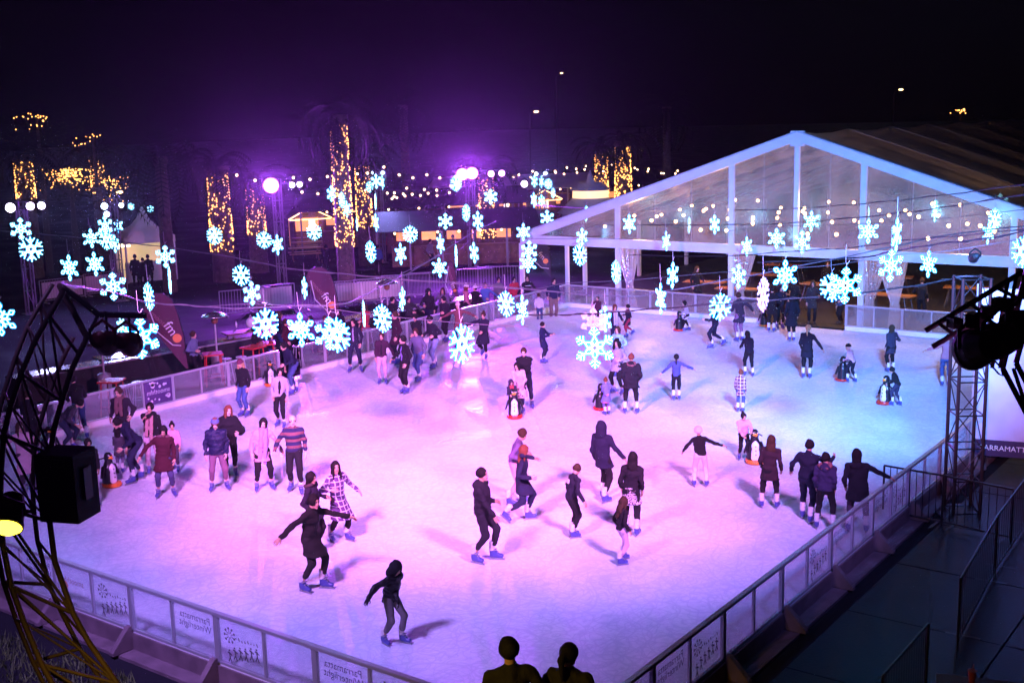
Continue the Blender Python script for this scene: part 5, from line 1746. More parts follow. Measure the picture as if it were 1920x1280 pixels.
# ---- skates and shoes
boot_blue = mat('blue_skate_shell', (.055, .065, .26), .35, 0, .15, 12)
cuff_m = mat('white_skate_cuff', (.62, .60, .62), .6, 0, .2, 30)
steel_b = mat('skate_blade_steel', (.35, .36, .4), .25, .9, .05)
_s = grow([ell((0, -.04, .10), (0, .13, .085), (.045, .045), (.042, .032), (1, 0, 0)), cone((0, -.045, .11), (0, -.05, .20), .052, .05), cone((0, .03, .13), (0, -.03, .19), .038, .045),
           ell((0, -.08, .062), (0, .13, .055), (.03, .014), (.03, .014), (1, 0, 0))], .017, .02)
boot_me = raw_mesh('skate', *_s, [boot_blue])
_s = grow([cone((0, -.05, .205), (0, -.035, .38), .056, .060)], .016, .01, cuts=[((0, 0, .36), (0, 0, 1))])
cuff_me = raw_mesh('cuff', *_s, [cuff_m])
_mb = MB(); _mb.box((0, .03, .018), (.007, .29, .034)); _mb.box((0, .11, .045), (.03, .05, .03)); _mb.box((0, -.06, .045), (.03, .05, .03))
blade_me = _mb.mesh('blade', steel_b)
_mb = MB(); _mb.box((0, .055, .155), (.075, .02, .012)); _mb.box((0, .0, .195), (.098, .07, .014))
strap_me = _mb.mesh('strap', mat('grey_strap', (.25, .25, .3), .5))
_s = grow([ell((0, -.04, .05), (0, .14, .04), (.045, .045), (.04, .03), (1, 0, 0)), cone((0, -.04, .06), (0, -.045, .12), .048, .045)], .02, .02, cuts=[((0, 0, 0.002), (0, 0, -1))])
shoe_me = raw_mesh('shoe', *_s, [mat('dark_shoe', (.03, .025, .025), .5)])

SKINS = [mat('skin', (.50, .30, .22), .5), mat('skin_deep', (.30, .17, .11), .5), mat('skin_pale', (.62, .42, .34), .5)]
LIP = mat('lips', (.35, .12, .11), .4)
EYE_M = mat('dark_eyes', (.03, .02, .02), .3)
HAIRC = {'black': (.012, .010, .010), 'brown': (.05, .028, .016), 'auburn': (.14, .045, .025), 'blond': (.42, .27, .13), 'grey': (.2, .18, .17)}
ARMS = {'down': (.05, .09, -.485), 'out': (.34, .06, -.36), 'wide': (.47, .02, -.20), 'fwd': (.02, .40, -.20), 'push': (-.03, .33, -.32), 'belly': (-.13, .24, -.30),
        'pocket': (.07, .12, -.40), 'back': (.16, -.26, -.40), 'face': (-.13, .20, .06), 'rail': (.34, .20, -.28), 'hold': (.26, .12, -.44), 'low': (.0, .26, -.46), 'hug': (.30, .22, -.06), 'cross': (-.26, .26, -.34), 'bend': (.10, .20, -.26)}
#           left foot (x, y, lift, toe-out, pitch)      right foot                     pelvis drop
LEGS = {'stand': ((-.10, .0, 0, 8, 0), (.10, .0, 0, 8, 0), .015), 'wide': ((-.17, .0, 0, 14, 0), (.17, .0, 0, 14, 0), .03), 'step': ((-.11, .14, 0, 6, 0), (.11, -.14, .0, 18, 0), .03),
        'stride': ((-.10, .12, 0, 5, 0), (.14, -.34, .12, 25, 35), .06), 'strider': ((-.14, -.34, .12, 25, 35), (.10, .12, 0, 5, 0), .06), 'close': ((-.065, .02, 0, 5, 0), (.075, -.03, 0, 8, 0), .01),
        'crouch': ((-.15, .10, 0, 10, 0), (.15, -.10, 0, 10, 0), .13), 'kick': ((-.09, .04, 0, 5, 0), (.20, -.50, .20, 25, 45), .07)}


def ik(a, b, l1, l2, pole):
    """middle joint between a and b"""
    d = b - a
    L_ = np.linalg.norm(d)
    L_ = min(L_, (l1 + l2) * .998)
    u = d / np.linalg.norm(d)
    x = (l1 * l1 - l2 * l2 + L_ * L_) / (2 * L_)
    y = math.sqrt(max(0, l1 * l1 - x * x))
    p = pole - u * (pole @ u)
    p /= (np.linalg.norm(p) + 1e-9)
    return a + u * x + p * y


def rot(ax, ang):
    return np.array(Matrix.Rotation(ang, 3, ax))


def frame_y(d, up):
    """rotation whose +Y is d and whose +Z is near up"""
    y = d / np.linalg.norm(d)
    x = np.cross(y, up); x /= (np.linalg.norm(x) + 1e-9)
    z = np.cross(x, y)
    return np.stack([x, y, z], 1)


pcount = [0]


def person(label, P, H, f, top=('jacket', (.02, .02, .03), 'plain'), legs_col=(.02, .02, .03), stance='stand', arms=('down', 'down'), lean=0, side=0,
           hair=('short', 'black'), hat=None, scarf=None, skin=0, head=(0, 0), twist=0, skates=True, skirt=None, group='skaters on the ice', vox=.024, girth=1.0, inner=None,
           fur=None, gloves=None, cape=None, graphic=None, hood_down=None):
    """one person: body, garments, hair, skates. f: 0 faces the viewer, 90 faces the right of the picture, 180 faces away"""
    pcount[0] += 1
    sid = pcount[0]
    jit = np.random.default_rng(sid)
    head = (head[0] + jit.normal(0, 9), head[1] + jit.normal(2, 4))
    side = side + jit.normal(0, 2.5)
    twist = twist + jit.normal(0, 6)
    k = H / 1.75
    t = thing('person', label, 'person', P, towards(P, f), group)
    kid = H < 1.32
    hs = 1.12 if kid else 1.0                # children have larger heads
    (lf, rf, drop) = LEGS[stance]
    off = .065 if skates else .0
    pel = np.array([0, 0, .93 + off - drop])
    up_R = rot('Z', R(twist)) @ rot('X', -R(lean)) @ rot('Y', R(side))
    pel = pel + np.array([0, -.10 * math.sin(R(lean)), 0])

    def U(p):                                # upper body point
        return pel + up_R @ (np.array(p, float))
    hip = {-1: pel + np.array([-.085, 0, -.02]), 1: pel + np.array([.085, 0, -.02])}
    feet = {-1: lf, 1: rf}
    ank, knee = {}, {}
    for s in (-1, 1):
        x, y, lift, toe, pit = feet[s]
        ank[s] = np.array([x, y - .02, .10 + off + lift])
        knee[s] = ik(hip[s], ank[s], .43, .425, np.array([s * .12, 1.0, 0]))
        d = ank[s] - hip[s]
        if np.linalg.norm(d) > .85: ank[s] = hip[s] + d / np.linalg.norm(d) * .85
    sh = {s: U((s * .168 * girth ** .5, 0, .44)) for s in (-1, 1)}
    wr, el = {}, {}
    for s, a in ((-1, arms[0]), (1, arms[1])):
        a = ARMS[a] if isinstance(a, str) else a
        a = np.array(a) + jit.normal(0, .022, 3)
        tgt = sh[s] + up_R @ np.array([a[0] * s, a[1], a[2]])
        el[s] = ik(sh[s], tgt, .285, .26, up_R @ np.array([s * .28, -.95, -.1]))
        d = tgt - sh[s]
        if np.linalg.norm(d) > .54: tgt = sh[s] + d / np.linalg.norm(d) * .54
        wr[s] = tgt
    neck = U((0, -.005, .53)); hc_ = U((0, .02, .655))
    hR = up_R @ rot('X', R(lean) * .6) @ rot('Z', -R(head[0])) @ rot('X', -R(head[1]))
    sx = up_R @ np.array([1, 0, 0])
    g = girth
    # ---------- body
    gb = g * .84
    prims = [ell(pel + [0, 0, -.02], U((0, 0, .12)), (.145 * gb, .10 * gb), (.125 * gb, .088 * gb), sx), ell(U((0, 0, .12)), U((0, .0, .34)), (.125 * gb, .088 * gb), (.15 * gb, .10 * gb), sx),
             ell(U((0, 0, .34)), U((0, 0, .42)), (.145 * gb, .095 * gb), (.09, .06), sx), cone(U((0, 0, .44)), hc_ + hR @ np.array([0, -.02, -.03]), .05, .053)]
    for s in (-1, 1):
        prims += [cone(U((s * .05, -.01, .44)), sh[s], .036, .036), cone(sh[s], el[s], .038 * g ** .5, .034), cone(el[s], wr[s], .033, .026),
                  cone(hip[s], knee[s], .075 * g ** .5, .050), cone(knee[s], ank[s], .048, .036)]
    V, Q = grow(prims, .03 if vox > .02 else .026, .02)
    Vh = (HV * hs) @ hR.T + hc_
    n0 = len(V)
    Vs, Qs, mi = [V, Vh], [Q, HQ + n0], [np.zeros(len(Q), int), HMI]
    n0 += len(Vh)
    for s in (-1, 1):
        d = wr[s] - el[s]
        Fr = frame_y(d, up_R @ np.array([s * .9, .35, .2]))
        hv = DV.copy()
        if s < 0: hv[:, 0] *= -1
        hv = (hv * 1.02) @ Fr.T + wr[s]
        Vs.append(hv); q = DQ + n0
        if s < 0: q = q[:, ::-1]
        Qs.append(q); mi.append(np.zeros(len(DQ), int) + (3 if gloves else 0)); n0 += len(hv)
    body = bpy.data.objects.new('body', raw_mesh('body', np.concatenate(Vs) * k, np.concatenate(Qs), [SKINS[skin], LIP, EYE_M] + ([cloth(gloves)] if gloves else []), np.concatenate(mi)))
    COL.objects.link(body); body.parent = t

    def part(name, r, m):
        o = bpy.data.objects.new(name, raw_mesh(name, r[0] * k, r[1], [m]))
        COL.objects.link(o); o.parent = t
        return o
    # ---------- trousers
    loose = 1.0
    pr = [ell(pel + [0, 0, -.03], U((0, 0, .06)), (.155 * g, .112 * g), (.145 * g, .10 * g), sx)]
    for s in (-1, 1):
        low = ank[s] + (knee[s] - ank[s]) * (.36 if skates else .0)
        pr += [cone(hip[s], knee[s], .098 * g ** .5, .070), cone(knee[s], low, .070, .056)]
    part('trousers', grow(pr, vox, .025, wrinkle=.0035, seed=sid), cloth(legs_col))
    # ---------- top garment
    kind, col, pat = top
    long_ = kind in ('coat', 'longcoat', 'dress', 'parka')
    puff = .016 if kind in ('puffer', 'parka') else .0
    hem = {'sweater': -.02, 'jacket': -.05, 'puffer': -.08, 'parka': -.22, 'coat': -.30, 'longcoat': -.42, 'hoodie': -.06, 'cardigan': -.22, 'poncho': -.10, 'dress': -.36}[kind]
    pr = [ell(pel + [0, 0, .02], U((0, 0, .14)), ((.155 + puff) * g, (.118 + puff) * g), ((.15 + puff) * g, (.112 + puff) * g), sx), ell(U((0, 0, .14)), U((0, .0, .34)), ((.15 + puff) * g, (.112 + puff) * g), ((.168 + puff) * g, (.122 + puff) * g), sx),
          ell(U((0, 0, .34)), U((0, 0, .435)), ((.168 + puff) * g, (.122 + puff) * g), (.12, .09), sx), cone(U((0, -.01, .44)), U((0, -.012, .515)), .085, .066)]
    mid = (knee[-1] + knee[1]) / 2
    if long_ or hem < -.1:
        lo = pel + [0, 0, hem]
        lo[:2] += (mid[:2] - pel[:2]) * min(1, -hem / .43)
        spread = abs(knee[1][0] - knee[-1][0]) * .25
        dep = abs(knee[1][1] - knee[-1][1]) * .35
        fl = {'coat': .20, 'longcoat': .24, 'dress': .25, 'parka': .19, 'cardigan': .19}.get(kind, .18)
        pr.append(ell(pel + [0, 0, .02], lo + [0, 0, -.06], (.158 * g, .12 * g), (fl * g + spread * .5, fl * .78 * g + dep), sx))
    else:
        pr.append(ell(pel + [0, 0, .02], pel + [0, 0, hem - .05], (.158 * g, .12 * g), ((.168 + puff) * g, (.128 + puff) * g), sx))
    slv = .012 + puff * .6
    for s in (-1, 1):
        pr += [cone(U((s * .06, -.01, .462)), sh[s], .062, .058 + puff * .5), cone(sh[s], el[s], .058 * g ** .5 + puff * .6, .051 + puff * .5), cone(el[s], el[s] + (wr[s] - el[s]) * .97, .051 + puff * .5, .042 + puff * .2)]
        if kind == 'poncho':
            pr.append(ell(U((s * .1, 0, .44)), el[s] + [0, 0, -.03], (.10, .12), (.11, .15), sx))
    if kind in ('hoodie',) or hood_down:
        pr.append(cone(U((-.07, -.09, .47)), U((.07, -.09, .47)), .055, .055)); pr.append(cone(U((0, -.11, .44)), U((0, -.10, .40)), .06, .04))
    cut_n = (0, 0, -1)
    hem_pt = pel + [0, 0, hem]
    garment = part({'sweater': 'sweater', 'jacket': 'jacket', 'puffer': 'puffer_jacket', 'parka': 'parka', 'coat': 'coat', 'longcoat': 'long_coat', 'hoodie': 'hoodie', 'cardigan': 'cardigan', 'poncho': 'poncho', 'dress': 'dress'}[kind],
                   grow(pr, vox, .028, cuts=[(hem_pt, cut_n)], wrinkle=.0045 if not puff else .006, seed=sid + 99), cloth(col, pat))
    if inner is not None:                      # shirt showing in an open front
        pr2 = [ell(U((0, .055, .05)), U((0, .06, .36)), (.055 * g, .078 * g), (.05 * g, .078 * g), sx), ell(U((0, .06, .36)), U((0, .05, .47)), (.05, .06), (.03, .04), sx)]
        part('shirt_front', grow(pr2, .018, .02), cloth(inner))
    if graphic is not None:                    # printed mark on the garment
        mb = MB()
        gx, gy, gz, gw, gh, gcol, words = graphic
        c0 = U((gx, gy, gz))
        ux = up_R @ np.array([-1.0 if gy > 0 else 1.0, 0, 0]); uz = up_R @ np.array([0, 0, 1.0])
        if words:
            write(mb, words, c0 * k, ux, uz, gh * k)
        else:
            mb.prism([(-gw / 2 * k, -gh / 2 * k), (gw / 2 * k, -gh / 2 * k), (gw / 2 * k, gh / 2 * k), (-gw / 2 * k, gh / 2 * k)], c0 * k, ux, uz, .012)
        o = mb.build('printed_mark', cloth(gcol), t, local=True)
    if skirt is not None:
        z0, col2, pat2 = skirt
        lo = pel + [0, 0, z0]; lo[:2] += (mid[:2] - pel[:2]) * min(1, -z0 / .43)
        part('skirt', grow([ell(pel + [0, 0, .06], lo + [0, 0, -.05], (.16 * g, .125 * g), (.215 * g, .175 * g), sx)], vox, .02, cuts=[(lo, (0, 0, -1)), (pel + [0, 0, .06], (0, 0, 1))], wrinkle=.005, seed=sid), cloth(col2, pat2))
    if cape is not None:                       # open coat tails swinging to one side
        cx, cy, cz, col2 = cape
        part('coat_tail', grow([ell(U((0, -.09, .10)), pel + np.array([cx, cy, cz]), (.15, .05), (.16, .03), sx)], .02, .02, wrinkle=.004, seed=sid), cloth(col2))
    if fur is not None:
        ring = [cone(U((.11 * math.sin(a0), -.03 - .085 * math.cos(a0), .50 - .04 * math.cos(a0))), U((.11 * math.sin(a0 + .5), -.03 - .085 * math.cos(a0 + .5), .50 - .04 * math.cos(a0 + .5))), .038, .038) for a0 in np.arange(-2.4, 2.2, .5)]
        part('fur_collar', grow(ring, .016, .02, wrinkle=.006, seed=sid), cloth(fur))
    if scarf is not None:
        ring = [cone(U((.085 * math.sin(a0), .0 + .085 * math.cos(a0), .515)), U((.085 * math.sin(a0 + .8), .0 + .085 * math.cos(a0 + .8), .515)), .034, .034) for a0 in np.arange(0, 6.2, .8)]
        L_ = scarf[1]
        for s, fr in ((-1, 1.0), (1, .85)):
            ring += [ell(U((s * .05, .10, .50)), U((s * .055, .165, .50 - L_ * fr * .55)), (.045, .034), (.045, .032), sx), ell(U((s * .055, .165, .50 - L_ * fr * .55)), U((s * .06, .18, .50 - L_ * fr)), (.042, .016), (.045, .014), sx)]
        part('scarf', grow(ring, .016, .02), cloth(scarf[0]))

    def headwear(name, kind_, m):
        me = hair_shape(kind_)
        o = place(name, me, t, (0, 0, 0), mats=[m])
        M = Matrix(((*(hR[0] * hs * k), hc_[0] * k), (*(hR[1] * hs * k), hc_[1] * k), (*(hR[2] * hs * k), hc_[2] * k), (0, 0, 0, 1)))
        o.matrix_local = M
    if hair and not (hat and hat[0] == 'hood'):
        headwear('hair', hair[0], mat('hair_' + hair[1], HAIRC[hair[1]], .75, 0, .35, 40, .3, 70, spec=.15))
    if hat:
        headwear({'pompom': 'beanie'}.get(hat[0], hat[0]), hat[0], cloth(hat[1], hat[2] if len(hat) > 2 else 'plain'))
    # ---------- feet
    for s in (-1, 1):
        x, y, lift, toe, pit = feet[s]
        M = Matrix.Translation(Vector((ank[s] * k).tolist())) @ Matrix.Rotation(-R(toe) * s, 4, 'Z') @ Matrix.Rotation(-R(pit), 4, 'X') @ Matrix.Translation(Vector((0, .05 * k, -(.10 + off) * k))) @ Matrix.Scale(k if not kid else k * 1.12, 4)
        if skates:
            o = place('skate', boot_me, t); o.matrix_local = M
            place('blade', blade_me, o); place('cuff', cuff_me, o); place('strap', strap_me, o)
        else:
            o = place('shoe', shoe_me, t); o.matrix_local = M
    return t


# ---------------------------------------------------------------- penguin skating aids
pg_black = mat('black_plastic', (.012, .012, .016), .3, 0, .1)
pg_white = mat('white_plastic', (.75, .74, .76), .35, 0, .05)
pg_orange = mat('orange_plastic', (.75, .20, .03), .35, 0, .1)
pg_red = mat('red_plastic', (.55, .03, .02), .35, 0, .1)


def pg_mesh(name, prims, m, vox=.02, **kw):
    return raw_mesh(name, *grow(prims, vox, .03, **kw), [m])


_pgb = [ell((0, 0, .10), (0, 0, .38), (.17, .155), (.15, .135)), ell((0, 0, .38), (0, .01, .56), (.15, .135), (.09, .085))]
PG = {'body': pg_mesh('body', _pgb, pg_black), 'belly': pg_mesh('belly', [ell((0, .045, .13), (0, .04, .40), (.125, .128), (.105, .11)), ell((0, .04, .40), (0, .035, .50), (.105, .11), (.06, .075))], pg_white),
      'head': pg_mesh('head', [ell((0, .01, .64), (0, .015, .69), (.095, .105), (.085, .095))], pg_black), 'beak': pg_mesh('beak', [cone((0, .09, .655), (0, .17, .64), .038, .012)], pg_orange),
      'cheek': pg_mesh('cheek', [ell((0, .055, .655), (0, .055, .67), (.075, .062), (.065, .06))], mat('yellow_plastic', (.8, .45, .06), .35)),
      'flipper': pg_mesh('flipper', [ell((.15, 0, .46), (.23, .02, .24), (.03, .06), (.022, .05))], pg_black), 'base': pg_mesh('base', [ell((0, .05, .045), (0, .06, .05), (.21, .26), (.21, .26), (1, 0, 0))], pg_orange, cuts=[((0, 0, .012), (0, 0, -1)), ((0, 0, .085), (0, 0, 1))]),
      'handle': None}
_mb = MB(); _mb.tube([(-.2, -.10, .58), (-.12, -.13, .62), (.12, -.13, .62), (.2, -.10, .58)], .016, 8)
PG['handle'] = _mb.mesh('handle', pg_black)
_mb = MB()
for z in (.22, .31, .40): _mb.ball((0, .172 - (z - .22) * .12, z), .016, 8, 6)
PG['buttons'] = _mb.mesh('buttons', pg_black)


def penguin(label, px, py, f, s=1.0, red=False):
    P = on_z(px, py)
    t = thing('penguin_skate_aid', label, 'skating aid', P, towards(P, f), 'penguin skating aids')
    for n in ('body', 'belly', 'head', 'beak', 'cheek', 'handle', 'buttons'):
        place(n, PG[n], t, scale=s)
    place('base', PG['base'], t, scale=s, mats=[pg_red if red else pg_orange])
    for sg in (-1, 1):
        place('flipper', PG['flipper'], t, scale=(s * sg, s, s))
    mb = MB()
    for sg in (-1, 1): mb.ball((sg * .05 * s, .105 * s, .705 * s), .016 * s, 8, 6)
    mb.build('eyes', pg_white, t, local=True)
    return t
# ------------------------------------------------------------------ everybody on the ice (feet seen at px, py)
BLK, NAVY, CHAR, MAR = (.013, .012, .016), (.015, .018, .055), (.04, .04, .045), (.085, .014, .028)
JEAN, LJEAN, GREY, MAUVE = (.035, .05, .13), (.22, .26, .38), (.18, .18, .2), (.22, .12, .16)
PINK, LPINK, PURP, WHT = (.55, .28, .36), (.60, .45, .50), (.07, .04, .13), (.65, .63, .66)
SPEC = 'spectators'


def sk(label, px, py, H, f, **kw):
    return person(label, on_z(px, py), H, f, **kw)


FINE = dict(vox=.019)
# ---- nearest
sk('hooded youngster in black quilted jacket and grey trousers, closest skater to the near barrier', 738, 1206, 1.36, 52, top=('puffer', BLK, 'quilted'), legs_col=(.13, .12, .13), stance='step', arms=('cross', 'wide'), lean=16, hat=('hood', BLK), gloves=BLK, head=(-10, 18), **FINE)
sk('man in long black coat gliding with both arms stretched out', 588, 1106, 1.72, 62, top=('coat', (.022, .02, .02), 'plain'), legs_col=(.03, .028, .028), stance='step', arms=((.36, .36, -.10), (.42, -.16, -.34)), lean=10, hair=('short', 'black'), skin=0, **FINE)
sk('woman in purple and white plaid coat with long dark hair', 637, 1013, 1.56, 38, top=('longcoat', (.10, .05, .16), 'plaid'), legs_col=BLK, stance='step', arms=('out', 'bend'), hair=('long', 'black'), **FINE)
sk('woman in dark padded coat with furry hood just behind the black-coated man', 592, 1036, 1.55, 60, top=('parka', (.03, .02, .05), 'plain'), legs_col=BLK, stance='stand', arms=('bend', 'down'), hair=('bob', 'black'), fur=(.10, .06, .07), head=(10, 8), **FINE)
sk('man in maroon and navy striped sweater with thinning hair', 556, 922, 1.70, -4, top=('sweater', (.03, .03, .09), 'striped'), legs_col=BLK, stance='step', arms=('down', 'hold'), hair=('balding', 'brown'), skin=2, girth=1.1, **FINE)
sk('woman in pink cardigan with long violet scarf holding the striped man by the hand', 496, 918, 1.60, 8, top=('cardigan', (.48, .30, .38), 'plain'), legs_col=BLK, stance='wide', arms=('hold', 'down'), hair=('bob', 'black'), scarf=((.32, .22, .50), .78), inner=(.55, .35, .35), skin=2, **FINE)
sk('person in navy quilted jacket, mauve trousers and striped beanie', 412, 918, 1.60, 2, top=('puffer', (.025, .025, .085), 'quilted'), legs_col=(.20, .10, .15), stance='wide', arms=('down', 'down'), hair=('short', 'brown'), hat=('beanie', (.10, .14, .30), 'striped'), girth=1.12, skin=2, head=(0, 14), **FINE)
sk('woman in black poncho with long auburn hair behind the navy jacket', 434, 892, 1.62, 0, top=('poncho', BLK, 'plain'), legs_col=BLK, stance='stand', arms=('bend', 'bend'), hair=('long', 'auburn'), skin=2, girth=1.1, **FINE)
sk('woman in maroon coat and blue jeans looking down', 312, 930, 1.58, -2, top=('coat', MAR, 'plain'), legs_col=(.05, .05, .12), stance='wide', arms=('down', 'out'), hair=('bob', 'black'), fur=(.16, .07, .09), head=(12, 22), lean=5, girth=1.08, **FINE)
sk('boy in black hoodie with white print and pale ripped jeans beside the black speaker', 173, 946, 1.46, 8, top=('hoodie', BLK, 'plain'), legs_col=(.35, .33, .40), stance='step', arms=('down', 'out'), hair=('short', 'black'), skin=1, graphic=(0, .14, .25, .2, .085, WHT, 'GOAL\nLINE'), lean=6, **FINE)
sk('small child in grey coat holding the black penguin aid', 226, 886, 1.02, 165, top=('coat', (.10, .08, .11), 'plain'), legs_col=(.12, .10, .16), stance='stand', arms=('push', 'push'), hair=('bob', 'black'))
sk('man in navy jacket bending over the small child in grey', 258, 902, 1.68, -72, top=('jacket', NAVY, 'plain'), legs_col=(.03, .035, .08), stance='step', arms=('fwd', 'low'), lean=38, hair=('short', 'black'), hood_down=True, **FINE)
sk('tall man in long dark wool coat with brown scarf looking down', 236, 858, 1.74, -22, top=('coat', (.03, .022, .035), 'plain'), legs_col=BLK, stance='stand', arms=('pocket', 'pocket'), hair=('short', 'brown'), scarf=((.14, .07, .07), .4), head=(-8, 22), skin=0)
sk('man in black jacket with long tan scarf touching his face', 288, 886, 1.64, 6, top=('jacket', BLK, 'plain'), legs_col=(.42, .30, .36), stance='stand', arms=('down', 'face'), hair=('short', 'black'), scarf=((.36, .20, .20), .6))
sk('child in pale pink jacket half hidden behind the maroon coat', 330, 882, 1.14, -12, top=('jacket', PINK, 'plain'), legs_col=(.10, .06, .10), stance='step', arms=('down', 'down'), hair=('bun', 'black'))
sk('person in striped quilted jacket bending low near the truss', 128, 846, 1.62, 70, top=('puffer', (.06, .055, .075), 'quilted'), legs_col=(.04, .05, .10), stance='crouch', arms=('low', 'fwd'), lean=48, hair=('short', 'black'))
sk('person in dark jacket and jeans leaning on the left barrier by the truss', 152, 822, 1.68, 200, top=('jacket', BLK, 'plain'), legs_col=(.04, .06, .16), stance='step', arms=('fwd', 'fwd'), lean=24, hair=('short', 'black'))
sk('woman in long pink coat seen through the near truss', 52, 925, 1.60, 20, top=('longcoat', (.55, .30, .34), 'plain'), legs_col=(.09, .05, .06), stance='stand', arms=('down', 'out'), hair=('long', 'brown'))
sk('person in dark coat at the left edge behind the near truss', 62, 856, 1.64, 150, top=('coat', (.03, .02, .03), 'plain'), legs_col=BLK, stance='stand', arms=('push', 'push'), hair=('short', 'brown'))
# ---- along the left barrier
sk('woman in black jacket and blue jeans with long fair hair under a maroon hat', 460, 780, 1.56, -38, top=('jacket', BLK, 'plain'), legs_col=(.05, .09, .24), stance='stand', arms=('down', 'down'), hair=('long', 'blond'), hat=('beanie', (.13, .03, .06)), head=(-12, 6))
sk('woman in pale grey jacket open over black top and leggings', 528, 800, 1.58, -14, top=('jacket', (.36, .32, .40), 'plain'), legs_col=BLK, stance='step', arms=('down', 'down'), hair=('pony', 'black'), inner=BLK, head=(-14, 0))
sk('man in dark jacket and jeans bending by the barrier gate', 552, 738, 1.68, -58, top=('jacket', NAVY, 'plain'), legs_col=(.045, .07, .18), stance='step', arms=('fwd', 'low'), lean=30, hair=('short', 'black'), head=(0, 12))
sk('tall man in dark jacket over grey shirt under the overlapping flakes', 667, 697, 1.72, -4, top=('jacket', (.02, .022, .045), 'plain'), legs_col=(.02, .025, .06), stance='wide', arms=('down', 'bend'), hair=('short', 'black'), inner=(.25, .22, .3))
sk('woman in maroon parka and pale pink trousers holding hands', 718, 719, 1.56, -6, top=('jacket', (.06, .02, .045), 'plain'), legs_col=(.50, .34, .42), stance='stand', arms=('hold', 'down'), hair=('pony', 'brown'), inner=BLK)
sk('young man in black jacket over violet shirt leading a woman by the hand', 762, 737, 1.70, -44, top=('jacket', BLK, 'plain'), legs_col=BLK, stance='close', arms=('down', 'hold'), hair=('short', 'black'), inner=(.16, .12, .34), lean=4)
sk('person in grey hoodie and blue jeans behind the young man in black', 787, 714, 1.64, -42, top=('hoodie', (.11, .11, .18), 'plain'), legs_col=(.06, .10, .26), stance='step', arms=('down', 'bend'), hair=('short', 'brown'), head=(0, 16), lean=6)
sk('man in black jacket and pale jeans looking down, right of the dark group', 815, 690, 1.72, -46, top=('jacket', (.02, .02, .035), 'plain'), legs_col=(.20, .26, .45), stance='step', arms=('bend', 'bend'), hair=('short', 'black'), lean=8, head=(0, 26))
sk('man in dark coat with back bent in the middle of the dark group', 785, 684, 1.70, -30, top=('coat', BLK, 'plain'), legs_col=NAVY, stance='stand', arms=('belly', 'belly'), hair=('short', 'black'), lean=10, head=(0, 20))
sk('man in dark maroon coat at the left of the dark group', 745, 682, 1.72, -62, top=('coat', (.045, .012, .03), 'plain'), legs_col=BLK, stance='stand', arms=('down', 'bend'), hair=('short', 'brown'))
sk('woman in dark dress and long pale grey cardigan swinging out', 908, 672, 1.60, -14, top=('dress', (.02, .02, .045), 'plain'), legs_col=BLK, stance='stride', arms=('belly', 'wide'), hair=('bun', 'brown'), cape=(-.52, -.30, -.28, (.42, .34, .44)), lean=4, head=(-10, 8))
sk('woman in brown coat wearing a white and red bobble hat', 862, 652, 1.58, -10, top=('coat', (.16, .06, .06), 'plain'), legs_col=BLK, stance='stand', arms=('wide', 'wide'), hair=('long', 'brown'), hat=('pompom', (.60, .45, .48)))
sk('dark man leaning in beside the woman with bobble hat', 838, 640, 1.68, -36, top=('jacket', (.03, .02, .04), 'plain'), legs_col=BLK, stance='step', arms=('fwd', 'down'), hair=('short', 'black'), lean=14)
# ---- middle
sk('man in black sweater standing behind a child and penguin', 986, 764, 1.70, -4, top=('sweater', BLK, 'plain'), legs_col=(.03, .03, .06), stance='wide', arms=('belly', 'belly'), hair=('crop', 'brown'), lean=8, skin=2, head=(0, 14), girth=1.08)
sk('person in long pale pink coat in front of the man in black sweater', 978, 772, 1.42, -20, top=('longcoat', (.62, .40, .46), 'plain'), legs_col=(.03, .03, .08), stance='step', arms=('push', 'push'), hair=('bob', 'black'), lean=18)
sk('tiny child in hooded jacket pushing the white-fronted penguin in mid ice', 961, 779, .96, 4, top=('puffer', (.04, .03, .07), 'plain'), legs_col=BLK, stance='stand', arms=('push', 'push'), hat=('hood', (.05, .03, .07)), scarf=((.40, .05, .06), .1))
sk('boy in long navy coat turned to the right with hands forward', 1018, 680, 1.32, 72, top=('coat', (.02, .024, .085), 'plain'), legs_col=(.03, .03, .06), stance='close', arms=('fwd', 'fwd'), hair=('short', 'black'))
sk('child in maroon jacket behind the unlit flake', 1120, 612, 1.15, -20, top=('jacket', (.10, .02, .05), 'plain'), legs_col=BLK, stance='stand', arms=('down', 'bend'), hair=('bun', 'brown'))
sk('woman with dark jacket and grey scarf turned to a child in red trousers', 1152, 652, 1.50, 20, top=('jacket', (.02, .02, .05), 'plain'), legs_col=NAVY, stance='stand', arms=('bend', 'down'), hair=('bob', 'auburn'), scarf=((.42, .36, .44), .6), lean=8)
sk('child in dark coat and red trousers with one skate kicked back', 1178, 631, 1.18, -64, top=('coat', (.05, .02, .05), 'plain'), legs_col=(.42, .03, .06), stance='stride', arms=('bend', 'bend'), hair=('short', 'black'))
sk('woman in pale cyan jacket right of the largest flake', 1160, 706, 1.55, -40, top=('jacket', (.20, .45, .55), 'plain'), legs_col=NAVY, stance='stand', arms=('bend', 'down'), hair=('bob', 'brown'), lean=6)
sk('woman with curly dark hair, grey jacket and black leggings', 1158, 738, 1.58, -34, top=('parka', (.28, .24, .33), 'plain'), legs_col=BLK, stance='wide', arms=('bend', 'bend'), hair=('curly', 'black'))
sk('broad person in black fur-hooded parka seen from behind', 1183, 775, 1.62, 178, top=('parka', (.018, .014, .022), 'plain'), legs_col=BLK, stance='wide', arms=('pocket', 'pocket'), hair=('bun', 'auburn'), fur=(.16, .07, .07), girth=1.22)
